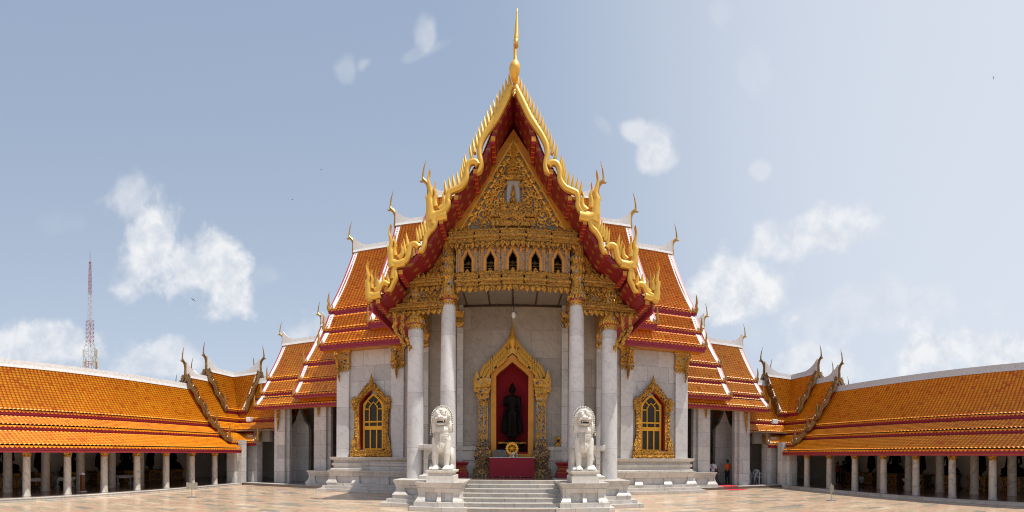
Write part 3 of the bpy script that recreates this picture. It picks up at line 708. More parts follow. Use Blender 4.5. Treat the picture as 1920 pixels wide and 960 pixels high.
for s in (-1, 1):
    fl = s > 0
    tiered_roof(HALL, 'X', RZ, T1[0][1]+.05, T1, -11.35, 0, True, False, fl, soff_to=24.4, ch=2.1)
    tiered_roof(HALL, 'X', RZ, T2[0][1]+.05, T2, -8.15, 0, True, False, fl, soff_to=24.4, ch=2.3)
    tiered_roof(HALL, 'X', RZ, T3[0][1]+.05, T3, -5.75, 0, True, False, fl, soff_to=24.4, ch=2.5)
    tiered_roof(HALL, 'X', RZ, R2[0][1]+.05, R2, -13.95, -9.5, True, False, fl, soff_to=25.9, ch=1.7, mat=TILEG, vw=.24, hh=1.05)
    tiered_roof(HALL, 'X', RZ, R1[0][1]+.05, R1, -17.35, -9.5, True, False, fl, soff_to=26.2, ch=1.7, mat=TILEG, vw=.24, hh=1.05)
# --- walls
CEZ = 10.0
for s in (-1, 1):
    wb = MB(); X0 = s*10.45; X1 = s*4.4
    # window wall with an opening
    wx0, wx1 = s*9.17, s*7.43; wz0, wz1 = 2.05, 6.6
    wb.box(X0, wx0, 24.4, 25.2, 1.2, 10); wb.box(wx1, X1, 24.4, 25.2, 1.2, 12); wb.box(wx0, wx1, 24.4, 25.2, 1.2, wz0); wb.box(wx0, wx1, 24.4, 25.2, wz1, 10)
    wb.box(X0, X0-s*.6, 25.2, 34, .1, 9); wb.build('wall', MARW, HALL)
nb = MB()
nx = 1.0; nz1 = 7.45
nb.box(-4.9, -nx, 22.1, 22.8, 1.12, CEZ+.3); nb.box(nx, 4.9, 22.1, 22.8, 1.12, CEZ+.3); nb.box(-nx, nx, 22.1, 22.8, nz1, CEZ+.3)
nb.box(-4.9, -4.4, 22.8, 24.4, 1.12, 11); nb.box(4.4, 4.9, 22.8, 24.4, 1.12, 11)
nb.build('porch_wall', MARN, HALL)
pl = MB()
for s in (-1, 1):
    for x0, x1 in ((2.55, 2.86), (4.38, 4.72)):
        pl.box(s*x0, s*x1, 21.93, 22.097, 1.12, CEZ-.02)
pl.split('porch_pilaster', MARW, HALL)
# dado of the porch wall
dd = MB()
for s in (-1, 1):
    for x0, x1 in ((1.75, 2.53), (2.88, 4.36)):
        dd.rect(min(s*x0, s*x1), max(s*x0, s*x1), 21.95, 22.094, [(1.12, .03), (1.3, .03), (1.33, 0), (1.9, 0), (1.94, .05), (2.02, .05), (2.05, .02), (2.42, .02), (2.46, .09), (2.66, .09)])
dd.split('dado', MARP, HALL)
cc = MB(); cc.box(-4.9, 4.9, 19.2, 22.09, CEZ, CEZ+.12)
cc.build('ceiling', CEIL, HALL)
cj = MB()
for i in range(-3, 4):
    cj.box(i*1.18-.035, i*1.18+.035, 19.2, 22.08, CEZ-.03, CEZ-.002)
cj.box(-4.3, 4.3, 22.0, 22.09, CEZ-.1, CEZ-.031); cj.split('ceiling_joint', WOODD, HALL)
# --- platform and steps
pf = MB()
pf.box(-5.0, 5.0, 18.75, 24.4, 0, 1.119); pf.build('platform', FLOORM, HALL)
def pedestal(mb, core, x0, x1, y0, y1, zf, zr0, zr1, zt, legs, flare=.16, yb=None):
    "slab on splayed feet with sunk panels between them"
    yb = y1 if yb is None else yb
    mb.rect(x0, x1, y0, yb, [(zr1, 0), (zt-.12, .06), (zt-.10, .10), (zt, .12)])
    w = x1-x0
    for lx0, lx1, fa_, fb_ in legs:
        prof = [(0, 1), (.15, .85), (.4, .3), (.75, 0), (1, 0)]
        vs = []; fs = []; H = zr1-zf
        for t, q in prof:
            z = zf+H*t; vs += [(lx0-fa_*q, y0-flare*q, z), (lx1+fb_*q, y0-flare*q, z), (lx1+fb_*q, yb, z), (lx0-fa_*q, yb, z)]
        for i in range(len(prof)-1):
            for k in range(4):
                l = (k+1) % 4; fs.append((i*4+k, i*4+l, (i+1)*4+l, (i+1)*4+k))
        fs.append((3, 2, 1, 0)); mb.add(vs, fs)
    core.box(x0+.06, x1-.06, y0+.10, yb-.05, zf, zr1+.01)
st = MB(); RIS = 1.12/7
for i in range(7):
    z1 = 1.12-RIS*i; y0 = 18.62-.363*i
    st.box(-2.25, 2.25, y0, 18.76 if i == 0 else y0+.364, 0, z1-.035); 
    st.rect(-2.25, 2.25, y0-.02, 18.77 if i == 0 else y0+.345, [(z1-.034, 0), (z1-.028, .012), (z1-.006, .012), (z1, 0)])
stairs = st.build('stair', MARS, HALL)
for s in (-1, 1):
    pb = MB(); pc = MB()
    # pedestal below the columns
    pedestal(pb, pc, min(s*5.0, s*2.0), max(s*5.0, s*2.0), 17.95, 19.9, .47, .47, .78, 1.122, [(min(s*5, s*4.6), max(s*5, s*4.6), .14, .14), (min(s*3.9, s*3.5), max(s*3.9, s*3.5), .05, .05)])
    for k, (g_, z) in enumerate(((.12, .47), (.34, .315), (.56, .16))):
        pb.box(s*(5.0+g_), s*1.9, 17.95-g_, 20.2, 0 if k == 2 else z-.158, z)
    pb.build('column_pedestal', MARP, HALL); pc.split('sunk_panel', MARW, HALL)
    pb = MB(); pc = MB(); cx = s*2.88
    pedestal(pb, pc, cx-.86, cx+.86, 16.75, 18.0, .34, .34, .72, 1.118, [(cx-.86, cx-.56, .1, .0), (cx-.07, cx+.07, .02, .02), (cx+.56, cx+.86, 0, .1)])
    pb.box(cx-1.0, cx+1.0, 16.55, 18.3, .165, .338); pb.box(cx-1.16, cx+1.16, 16.38, 18.4, 0, .164)
    pb.build('statue_pedestal', MARP, HALL); pc.split('sunk_panel', MARW, HALL)
    # side balustrade between the columns
    bb = MB(); xa, xb = s*4.12, s*3.25
    bb.rect(min(xa, xb), max(xa, xb), 19.05, 19.45, [(2.42, 0), (2.45, .08), (2.52, .1), (2.66, .1), (2.68, .06)])
    bb.rect(min(s*4.02, s*3.82), max(s*4.02, s*3.82), 19.12, 19.38, [(1.3, .05), (1.36, 0), (2.0, 0), (2.03, .03), (2.08, 0), (2.42, 0)])
    bb.box(s*3.4, s*3.2, 19.12, 19.38, 1.3, 2.42); bb.rect(min(xa, xb), max(xa, xb), 19.05, 19.45, [(1.122, .1), (1.25, .1), (1.3, .02)])
    A = [(s*(3.82-.42*t), 2.05+.3*math.sin(PI*t)**.7) for t in [i/10 for i in range(11)]]; B = [(a, 2.421) for a, b in A]
    bb.ring(A, B, MY(19.14), 0, .2); bb.build('balustrade', MARP, HALL)
    # plinth under the window wall, with mouldings and steps
    bb = MB(); pc = MB(); xa, xb = s*10.65, s*5.0; lo, hi = min(xa, xb), max(xa, xb)
    bb.rect(lo, hi, 24.0, 25.0, [(1.26, .14), (1.34, .16), (1.4, .02), (1.5, 0), (1.56, .1), (1.68, .1), (1.72, .0), (1.84, .02), (1.9, .16), (2.0, .2), (2.05, .2)])
    pedestal(bb, pc, lo-.05, hi+.05, 23.55, 25.0, .5, .5, .92, 1.262, [(min(s*10.75, s*10.3), max(s*10.75, s*10.3), .16, .1), (min(s*9.2, s*8.8), max(s*9.2, s*8.8), .06, .06), (min(s*7.4, s*7.0), max(s*7.4, s*7.0), .06, .06), (min(s*5.6, s*5.2), max(s*5.6, s*5.2), .06, .06)])
    for k, (g_, z) in enumerate(((.14, .5), (.36, .335), (.58, .17))): bb.box(s*(10.7+g_), s*5.0, 23.55-g_, 25.3, 0 if k == 2 else z-.163, z)
    bb.build('wall_plinth', MARP, HALL); pc.split('sunk_panel', MARW, HALL)
    # plinth of the side porch pier
    bb = MB(); pc = MB()
    pedestal(bb, pc, min(s*13.05, s*10.9), max(s*13.05, s*10.9), 25.3, 27.3, .3, .3, .78, 1.12, [(min(s*13.05, s*12.6), max(s*13.05, s*12.6), .2, .12), (min(s*11.6, s*11.2), max(s*11.6, s*11.2), .1, .1)])
    bb.box(s*13.38, s*10.9, 24.9, 27.6, 0, .15); bb.box(s*13.2, s*10.9, 25.12, 27.6, .15, .3)
    bb.box(s*13.2, s*10.45, 27.3, 33, 0, 1.1); bb.build('porch_plinth', MARP, HALL); pc.split('sunk_panel', MARW, HALL)
    # pilasters on the window wall, piers of the side porch
    for x0, x1 in ((10.55, 9.75), (7.05, 6.3)):
        b = MB(); b.box(s*x0, s*x1, 24.18, 24.396, 2.05, 8.6); o = b.build('pilaster', MARC, HALL)
        c = MB(); zt = 8.55; c.rect(min(s*x0, s*x1), max(s*x0, s*x1), 24.17, 24.40, [(zt-1.15, -.01), (zt-1.1, .05), (zt-1.0, .02), (zt-.9, .07), (zt-.8, .02), (zt-.15, .03), (zt-.1, .1), (zt, .12)])
        for k in range(5): leaf(c, (s*(x0+(x1-x0)*(k+.5)/5), zt-1.1), -PI/2, .22, .15, MY(24.12), 0, .05, 0)
        c.build('capital', GOLDM, o)
        # gilt serpent bracket
        b = MB(); xm = s*(x0+x1)/2 if x0 < 8 else s*(x0-.25)
        pts = [(0, 0, .03), (-.05, .3, .08), (-.12, .6, .1), (-.05, .9, .11), (-.18, 1.2, .12), (-.32, 1.5, .10), (-.42, 1.75, .07)]
        b.tube([(xm+(0 if x0 < 8 else s*q*-.35), 24.02+q*1.2, 6.65+z) for q, z, r in pts], [r for _, _, r in pts], n=7, ref=Vector((1, 0, 0)))
        for q, z, r in pts[1:6]: b.ball((xm+.0, 23.95+q*1.2, 6.7+z), (.07, .1, .13), 6, 4)
        b.build('bracket', GOLDD, HALL, True)
    for (xp, yp, z0, z1, nm) in ((15.85, 26.25, .15, 5.6, 'outer'), (12.55, 26.1, 1.12, 6.5, 'inner')):
        b = MB(); b.box(s*xp-.42, s*xp+.42, yp-.1, yp+.62, z0, z1); b.box(s*xp-.55*(s < 0)-.0, s*xp+.55*(s > 0), yp+.05, yp+.5, z0, z1-.02)
        b.box(s*(xp-.42), s*(xp-.62), yp+.25, yp+.62, z0, z1-.03)
        b.build('pier', MARW, HALL)
        b = MB()
        for q in range(6): b.ball((s*(xp+.12-q*.03), yp-.18-q*.05, z1-1.5+q*.22), (.07+.012*q, .07+.01*q, .16), 6, 4)
        b.tube([(s*(xp+.14), yp-.15, z1-1.75), (s*(xp+.1), yp-.2, z1-1.2), (s*(xp-.02), yp-.3, z1-.6), (s*(xp-.1), yp-.5, z1-.1)], [.02, .07, .1, .09], n=6, ref=Vector((1, 0, 0)))
        b.build('bracket', GOLDD, HALL, True)
    # inner walls of the side porch: wall, pointed arch screen, door
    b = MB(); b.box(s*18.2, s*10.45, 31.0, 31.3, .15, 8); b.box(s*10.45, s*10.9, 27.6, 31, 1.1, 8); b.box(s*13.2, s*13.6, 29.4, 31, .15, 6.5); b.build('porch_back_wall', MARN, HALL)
    b = MB()
    hw, xc_ = .78, s*15.55
    outl = [(-hw, .15), (-hw, 4.1), (-hw*.9, 4.4), (-hw*.62, 4.62), (-hw*.5, 4.75), (0, 5.7), (hw*.5, 4.75), (hw*.62, 4.62), (hw*.9, 4.4), (hw, 4.1), (hw, .15)]
    inn = [(a*.9 if abs(a) > 0 else 0, .15+(z-.15)*.985) for a, z in outl]
    b.ring([(xc_+a, z) for a, z in outl], [(xc_+a, z) for a, z in inn], MY(28.6), 0, .45); b.build('arch', MARW, HALL)
    b = MB(); b.prism([(xc_+a, z) for a, z in inn], MY(28.68), 0, .3); b.build('arch_panel', MARW, HALL)
    b = MB(); b.box(s*10.93, s*10.9, 28.2, 29.6, 1.12, 3.6); b.box(s*11.3, s*10.95, 29.7, 29.8, 1.12, 3.9); b.build('door', GOLDD, HALL)
    b = MB(); b.box(s*18, s*10.5, 25.9, 32, 6.2, 6.3); b.build('porch_ceiling', WOODD, HALL)

# --- columns with tall gilt capitals
def column(s, x, y, z0, zs, zt, r):
    c = MB(); c.lathe([(z0, r*1.02), (z0+.3, r), (z0+(zs-z0)*.5, r*.97), (zs, r*.885)], s*x, y, 40); o = c.build('column', MARC, HALL, True)
    c = MB(); H = zt-zs; R = r*.9
    pr = [(0, 1.0), (.02, 1.08), (.04, 1.12), (.06, 1.04), (.09, 1.2), (.14, 1.26), (.2, 1.2), (.28, 1.02), (.36, .92), (.38, 1.0), (.40, 1.12), (.43, 1.02), (.46, .98), (.52, 1.08), (.58, .98), (.66, .86), (.69, .98), (.72, .90), (.8, .95), (.88, .84), (.92, .95), (1.0, .92)]
    c.lathe([(zs+H*t, R*q) for t, q in pr], s*x, y, 32, .035, 16)
    for k in range(22):  # hanging petals over the shaft
        a = 2*PI*k/22; cx, cy = s*x+R*1.04*math.cos(a), y+R*1.04*math.sin(a); tx, ty = -math.sin(a)*.06, math.cos(a)*.06
        c.add([(cx-tx, cy-ty, zs+.1), (cx+tx, cy+ty, zs+.1), (cx+tx, cy+ty, zs-.06), (s*x+R*1.05*math.cos(a), y+R*1.05*math.sin(a), zs-.2), (cx-tx, cy-ty, zs-.06)], [(0, 1, 2, 3, 4)])
    for t0, q0, n_ in ((.10, 1.22, 18), (.42, 1.1, 16), (.55, 1.08, 16), (.70, .98, 14)):
        for k in range(n_):
            a = 2*PI*k/n_; c.ball((s*x+R*q0*math.cos(a), y+R*q0*math.sin(a), zs+H*t0), (.06, .06, .13), 5, 4)
    c.build('capital', GOLDM, o, True)
    c = MB(); c.lathe([(zs+.06, R*1.06), (zs+.08, R*1.15), (zs+.11, R*1.15), (zs+.13, R*1.06)], s*x, y, 24); c.build('neck_ring', REDP, o)
zi = Zp(840, 568, 19.3); zo = Zp(778, 615, 19.55)
for s in (-1, 1):
    column(s, 2.93, 19.35, 1.12, zi, Zp(840, 452, 19.3), .37)
    column(s, 4.50, 19.5, 1.12, zo, Zp(778, 531, 19.5), .40)

# --- front entablature, upper arcade, pediment
YF = 18.95
def zf(y, Y=YF): return Zp(960, y, Y)
def hanging_petals(mb, x0, x1, z, Y, w=.25, h=.27):
    n = max(1, int(round((x1-x0)/w))); 
    for k in range(n):
        xx = x0+(k+.5)*(x1-x0)/n; lean = .22 if xx > .05 else (-.22 if xx < -.05 else 0)
        leaf(mb, (xx, z), -PI/2-lean*.6, h, w*.95, MY(Y), -.05, .03, curl=lean)
def cornice(mb, x0, x1, z0, z1, Y, depth=.5, k=1.0):
    h = z1-z0
    mb.rect(x0, x1, Y, Y+depth, [(z0, .0), (z0+.06*h, .05*k), (z0+.16*h, .05*k), (z0+.2*h, .0), (z0+.32*h, .02), (z0+.36*h, .08*k), (z0+.52*h, .1*k), (z0+.56*h, .03), (z0+.66*h, .03), (z0+.7*h, .0), (z0+.86*h, .02), (z0+.9*h, .06*k), (z1, .06*k)])
lo0, lo1 = zf(536), zf(514); up0, up1 = zf(455), zf(433)
co = MB(); pe = MB()
segs = [(-2.55, -1.5, .0), (-1.5, -.5, -.07), (-.5, .5, -.14), (.5, 1.5, -.07), (1.5, 2.55, .0)]
for x0, x1, dy in segs:
    cornice(co, x0+.055, x1-.055, lo0, lo1, YF+dy); cornice(co, x0*1.14+.055, x1*1.14-.055, up0, up1, YF+dy-.05)
    hanging_petals(pe, x0, x1, lo0-.02, YF+dy+.02); hanging_petals(pe, x0*1.12, x1*1.12, up0-.02, YF+dy-.04, .24, .28)
    for k in range(5): leaf(pe, (x0+(k+.5)*(x1-x0)/5, lo1), PI/2, .26 if k == 2 else .15, .22, MY(YF+dy-.02), 0, .05, 0)
    pe.build('petal_fringe', GOLDD, HALL); pe = MB()
for k in range(30): leaf(pe, (-2.85+(k+.5)*5.7/30, up1), PI/2, .26 if k % 3 == 1 else .16, .18, MY(YF-.03), 0, .05, 0)
ent = co.split('entablature', GOLDC, HALL)[0]
pe.build('leaf_cresting', GOLDD, HALL)
# upper arcade with five pointed windows
ar = MB(); dk = MB(); fr = MB(); si = MB()
def arch_pts(cx, hw, z0, zs, za, n=6, cusp=0.0):
    p = [(cx-hw, z0), (cx-hw, zs)]
    for i in range(1, n): 
        t = i/n; p.append((cx-hw*(1-t)**.85, zs+(za-zs)*(t**1.15)))
    p.append((cx, za)); q = [(2*cx-a, b) for a, b in p[:-1]][::-1]
    return p+q
za0, za1 = lo1, up0
for (x0, x1, dy), cx in zip(segs, (-2.02, -1.0, 0, 1.0, 2.02)):
    hw = .17; zs_ = zf(484); zp = zf(472); zb = zf(508)
    A = arch_pts(cx, hw, zb, zs_, zp); xa, xb = x0, x1; nA = len(A)
    B = []
    for i, (a, b) in enumerate(A):
        t = i/(nA-1)
        B.append((xa if i < nA//2 else (xb if i > nA//2 else cx), zb if i in (0, nA-1) else min(za1, zb+(za1-zb)*min(1, min(i, nA-1-i)/(nA//2)*1.6))))
    ar.ring(A, B, MY(YF+dy+.06), 0, .12); ar.box(xa, xb, YF+dy+.06, YF+dy+.18, za0, zb)
    A2 = arch_pts(cx, hw+.02, zb, zs_, zp+.05); B2 = arch_pts(cx, hw+.12, zb, zs_+.02, zp+.28)
    fr.ring(A2, B2, MY(YF+dy), 0, .07)
    for q in (-.36, .36):
        if abs(cx+q) > 2.3 and False: continue
        si.box(cx+q-.03, cx+q+.03, YF+dy+.02, YF+dy+.06, zb, zf(474)); fr.box(cx+q-.055, cx+q+.055, YF+dy+.0, YF+dy+.062, zf(474), zf(464)); fr.box(cx+q-.06, cx+q-.032, YF+dy+.01, YF+dy+.062, zb, zf(474)); fr.box(cx+q+.032, cx+q+.06, YF+dy+.01, YF+dy+.062, zb, zf(474))
    for j, zz in enumerate((500, 495, 489)): dk.box(cx-.2, cx+.2, YF+dy+.3, YF+dy+.34, zf(zz), zf(zz-1.5))
    dk.lathe([(zf(489), .1), (zf(484), .12), (zf(481), .05), (zf(478), .01)], cx, YF+.45, 8); dk.build('inner_relief', GOLDG, HALL); dk = MB()
ar.build('arcade_wall', MOSG, HALL); fr.build('arcade_frame', GOLDF, HALL); si.split('glass_pilaster', SILV, HALL)
b = MB(); b.box(-2.6, 2.6, YF+.9, YF+1.0, za0-.1, za1+.1); b.box(-2.6, 2.6, YF+.2, YF+1, za0-.1, za0+.02); b.box(-2.6, 2.6, YF+.2, YF+1, za1-.02, za1+.1); b.build('arcade_back', DARK, HALL)
# entablature between inner and outer column and beyond, in two steps
b = MB(); p = MB(); sc = MB(); pn = MB()
for s in (-1, 1):
    def seg(xa, xb): return (min(s*xa, s*xb), max(s*xa, s*xb))
    z0, z1 = Zp(800, 536, 19.1), Zp(800, 520, 19.1); x0, x1 = seg(3.25, 4.65); cornice(b, x0, x1, z0, z1, 19.1, .4)
    for k in range(6): leaf(p, (x0+(k+.5)*(x1-x0)/6, z1), PI/2, .22, .2, MY(19.08), 0, .05, 0)
    z0b, z1b = Zp(780, 582, 19.1), Zp(780, 568, 19.1); x0, x1 = seg(3.2, 5.85); cornice(b, x0, x1, z0b, z1b, 19.1, .4)
    hanging_petals(p, x0, x1, z0b-.02, 19.12, .25, .24)
    x0, x1 = seg(3.25, 4.3); pn.box(x0, x1, 19.3, 19.4, z1b, z0)
    for k, q in enumerate((3.45, 3.75, 4.05)): spiral(sc, (s*q, (z1b+z0)/2+(.08 if k == 1 else -.05)), .2, 0 if k % 2 else PI, 1.2, MY(19.28), .045, s*(1 if k % 2 else -1))
    hanging_petals(p, x0, x1, z0-.02, 19.2, .24, .24)
    for k in range(5): leaf(p, (x0+(k+.5)*(x1-x0)/5, z1b), PI/2, .24, .2, MY(19.2), 0, .05, 0)
    p.build('petal_fringe', GOLDD, HALL); pn.build('side_panel', MOSG, HALL); sc.build('side_scroll', GOLDD, HALL); p = MB(); sc = MB(); pn = MB()
b.split('side_entablature', GOLDC, HALL)

# --- front gable: traced outline of the serpent boards, real size at Y = 17.6
YB = 17.6
def q1(x, y): return (780+x/2.526, y/2.526)
def q2(x, y): return (780+x/2.526, 240+y/2.526)
def q4(x, y): return (600+x/2.823, 280+y/2.823)
def g3(pp, Y=YB):
    v = P(pp[0], pp[1], Y); return (v.x-.085, v.z)
body1a = [q1(466, 402), q1(430, 470), q1(395, 540), q1(368, 583)]
body1b = [q1(368, 583), q1(336, 630), q1(313, 680), q1(310, 725), q1(318, 770), q1(312, 800), q1(296, 822)]
body2 = [q1(304, 776), q1(290, 760), q1(264, 764), q1(249, 795), q1(246, 840), q1(222, 876), q1(190, 892), q1(166, 905), q1(158, 940), q2(160, 355), q2(140, 388), q2(105, 402), q2(92, 430), q2(88, 452)]
body3 = [q4(612, 335), q4(620, 370), q4(612, 400), q4(585, 430), q4(566, 465), q4(560, 500), q4(548, 528), q4(528, 545)]
body4 = [q4(532, 512), q4(512, 494), q4(488, 502), q4(480, 530), q4(468, 570), q4(440, 596), q4(408, 606), q4(398, 640), q4(392, 680)]
body5 = [q4(405, 640), q4(408, 672), q4(394, 705), q4(380, 735), q4(362, 748)]
body6 = [q4(372, 712), q4(348, 700), q4(328, 716), q4(314, 745), q4(288, 762), q4(270, 778), q4(272, 800)]
finials = [[(79, 415), (74, 375), (82, 340), (70, 315), (78, 285), (66, 255), (64, 225), (70, 190), (63, 165), (70, 145)],]
def taper(n, w0, w1, tip=.02): 
    return [w0+(w1-w0)*i/(n-1) if i < n-4 else max(tip, (w0+(w1-w0)*i/(n-1))*(n-1-i)/4) for i in range(n)]
def hang_hong(mb, base, M, k=1.0):
    "three flame crest rising from a coiled joint; base in metres"
    x, z = base
    def fl(pts, w0, w1, d0, d1):
        p = crom(pts, 5); n = len(p); mb.band([(x+a*k, z+b*k) for a, b in p], [k*(w0+(w1-w0)*(i/(n-1))**1.3) for i in range(n)], M, d0, d1)
    fl([(.10, -.45), (.04, -.2), (.03, .05), (.0, .3), (.05, .5), (.0, .75), (-.04, 1.0), (.02, 1.3)], .34, .01, -.02, .2)
    fl([(.08, .1), (-.08, .3), (-.12, .45)], .18, .01, .02, .14)
    fl([(.2, .0), (.18, .2), (.22, .42), (.17, .62), (.2, .85)], .2, .01, .0, .16)
    fl([(.36, -.12), (.5, .02), (.52, .2), (.48, .35), (.54, .52)], .22, .01, .0, .16)
    fl([(-.02, -.22), (.25, -.33), (.6, -.3)], .34, .3, -.01, .2)
OUT = [g3(q1(x, y)) for x, y in ((440, 395), (352, 575), (292, 690), (232, 790), (150, 895))]+[g3(q2(x, y)) for x, y in ((128, 355), (60, 440), (-20, 520))]
for s in (-1, 1):
    fl = s > 0; M = MY(YB); b = MB()
    def bd(pts, w, tip=False, d1=.2):
        c = crom([g3(q) for q in pts], 5); n = len(c)
        b.band(c, taper(n, w, w*.75) if tip else w, M, 0, d1)
    bd(body1a, .26); bd(body1b, .24, True); bd(body2, .225); bd(body3, .225, True); bd(body4, .225); bd(body5, .2, True); bd(body6, .215)
    # flame teeth along the outer edge
    rows = [([q1(462, 392), q1(400, 500), q1(352, 580), q1(300, 680), q1(262, 752)], 14, .42), ([q1(250, 780), q1(226, 862), q1(140, 920)], 8, .46),
            ([q4(600, 395), q4(560, 440), q4(520, 490)], 6, .44), ([q4(380, 700), q4(330, 712)], 2, .38), ([q4(480, 500), q4(452, 560), ], 2, .48)]
    for pts, n_, L_ in rows:
        c = [g3(q) for q in pts]; cum = np.r_[0, np.cumsum([math.dist(c[i], c[i+1]) for i in range(len(c)-1)])]
        for k in range(n_):
            t = cum[-1]*(k+.45)/n_; xx = np.interp(t, cum, [a for a, _ in c]); zz = np.interp(t, cum, [a for _, a in c])
            leaf(b, (xx+.04, zz-.06), PI*.585, L_*1.5, .15, MY(YB+.06), 0, .14, curl=-.35)
    bg = b.build('bargeboard', GOLD, HALL, True, flip=fl)
    for (px_, py_, k) in ((*q4(600, 300), 1.22), (*q4(392, 560), 1.05), (*q4(272, 735), .95)):
        b = MB(); v = g3((px_, py_)); hang_hong(b, (v[0]-.1, v[1]), MY(YB), k); b.build('serpent_finial', GOLD, bg, True, flip=fl)
# roof of the porch: slopes run back to the hall; undersides red with rosettes
und = [(0, 17.25)]+[g3(q) for q in (q1(392, 600), q1(345, 720), q1(262, 850), q2(120, 440))]
Z1 = und[-1]; und2 = [g3(q) for q in (q4(640, 400), q4(560, 540), q4(432, 640))]; und3 = [g3(q) for q in (q4(420, 690), q4(360, 770), q4(285, 815))]
for s in (-1, 1):
    fl = s > 0
    for i, u in enumerate((und, und2, und3)):
        a = u[0]; c = u[-1]; b = MB(); dz = .05
        b.ring([(x, z) for x, z in u], [(x-.1, z+.16) for x, z in u], MY(YB+.24), 0, 6.0 if i else 11.5); so_ = b.build('soffit', SOFF, HALL, flip=fl)
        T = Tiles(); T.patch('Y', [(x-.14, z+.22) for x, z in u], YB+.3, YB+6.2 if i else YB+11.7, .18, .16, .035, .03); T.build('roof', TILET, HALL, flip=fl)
    # vertical risers between the tiers
    b = MB(); b.box(und2[0][0]-.22, und2[0][0]-.10, YB+.2, YB+6, und2[0][1], Z1[1]+.25); b.box(und3[0][0]-.2, und3[0][0]-.1, YB+.2, YB+6, und3[0][1]-.1, und2[-1][1]+.2)
    b.box(und3[-1][0]-.08, und3[-1][0], YB+.2, YB+6, und3[-1][1]-.3, und3[-1][1]+.1); b.build('tier_board', MAROON, HALL, flip=fl)
    # purlins with gilt ends
    for (xa, ya) in (q1(366, 640), q1(282, 795), q1(190, 920), q4(640, 365), q4(522, 525), q4(425, 635), q4(350, 730), q4(305, 790)):
        v = g3((xa, ya)); b = MB(); b.box(v[0]-.0, v[0]+.15, YB+.12, 19.0, v[1]-.26, v[1]-.02); o = b.build('purlin', REDP, HALL, flip=fl)
        e = MB(); e.box(v[0]-.015, v[0]+.165, YB+.06, YB+.12, v[1]-.18, v[1]); e.build('purlin_end', GOLDF, o, flip=fl)
        e = MB()
        for k in range(4): e.box(v[0]-.005, v[0]+.155, YB+.3+k*.3, YB+.36+k*.3, v[1]-.265, v[1]-.16)
        e.split('purlin_band', GOLDF, o, flip=fl)
b = MB(); b.prism([(-.13, 17.22), (0, 17.42), (.13, 17.22), (0, 17.0)], MY(YB-.03), 0, .1); b.build('apex_medallion', GOLDD, HALL)
# apex horn
b = MB(); pts = [(q1(x, y), w) for x, y, w in ((466, 395, 4), (466, 378, 19), (467, 355, 26), (469, 325, 22), (471, 290, 12), (470, 255, 8), (470, 220, 8), (472, 195, 9), (474, 180, 12), (476, 150, 10), (477, 110, 7.5), (478, 70, 4.5), (479, 30, 1.2))]
cp = crom([(g3(p_)[0]-(-.085), g3(p_)[1], w/2.526/800*YB) for p_, w in pts], 3)
b.tube([(x, YB+.1-.35*math.sin(min(1, i/12)*PI), z) for i, (x, z, w) in enumerate(cp)], [max(.02, w) for _, _, w in cp], n=14, sx=1.0)
v = cp[24]; b.tube([(v[0], YB-.05, v[1]-.35), (v[0], YB-.35, v[1]-.45), (v[0], YB-.4, v[1]-.65)], [.12, .08, .01], n=8, ref=Vector((1, 0, 0)))
b.build('apex_horn', GOLD, HALL, 'all')

# pediment: flat gilt border, glass ground, carved scrolls
YP = 19.12
apx = Zp(960, 240, YP); bx = 3.02; bz = Zp(850, 452, YP)
ipx = Zp(960, 262, YP); ix = 2.42; iz = Zp(900, 432, YP)
b = MB(); b.ring([(-bx-.25, bz), (0, apx-.05), (bx+.25, bz)], [(-ix, iz), (0, ipx), (ix, iz)], MY(YP), 0, .2)
b.prism([(-bx-.2, bz), (-ix, iz), (ix, iz), (bx+.2, bz)], MY(YP+.01), 0, .2); b.build('pediment_border', GOLDF, HALL)
b = MB(); b.prism([(-ix-.03, iz-.02), (0, ipx+.03), (ix+.03, iz-.02)], MY(YP+.09), 0, .05); pd = b.build('pediment_ground', SILV, HALL)
b = MB(); b.ring([(-ix, iz), (0, ipx), (ix, iz)], [(-ix+.07, iz), (0, ipx-.13), (ix-.07, iz)], MY(YP-.03), 0, .12); b.build('pediment_moulding', GOLD, pd)
b = MB(); M = MY(YP+.06)
def pz(x, y): v = P(x, y, YP); return (v.x, v.z)
def c1(x, y): v = P(840+x/4.572, 240+y/4.572, YP); return (v.x-.09, v.z)
for (x, y, R) in ((540, 265, 34), (478, 352, 42), (545, 195, 22), (350, 572, 48), (430, 478, 34), (318, 735, 58), (222, 778, 34), (440, 640, 44), (262, 668, 34), (420, 560, 26), (150, 822, 22), (395, 425, 24), (190, 735, 20), (485, 430, 24), (370, 655, 26), (505, 300, 18)):
    c = c1(x, y); r = R/4.572/800*YP*1.05
    spiral(b, c, r, random.uniform(0, 6), 1.35, M, .045, -1); spiral(b, (-c[0], c[1]), r, PI-random.uniform(0, 6), 1.35, M, .045, 1)
rr_ = random.Random(3); done = []
for _ in range(3000):
    x = -rr_.random()*ix; z = iz+rr_.random()*(ipx-iz); lim = ix*(1-(z-iz)/(ipx-iz))-.16; R = rr_.choice((.14, .17, .22))
    if -x+R > lim or -x < .1 or (-x < .5 and c1(0, 680)[1] < z < c1(0, 400)[1]+.1) or z < c1(0, 830)[1] or (-x < .95 and z < c1(0, 740)[1]): continue
    if any(math.hypot(x-a, z-c_) < (R+q)*.8 for a, c_, q in done): continue
    done.append((x, z, R)); an = rr_.random()*6
    spiral(b, (x, z), R, an, 1.2, M, .030, -1, 16); spiral(b, (-x, z), R, PI-an, 1.2, M, .030, 1, 16)
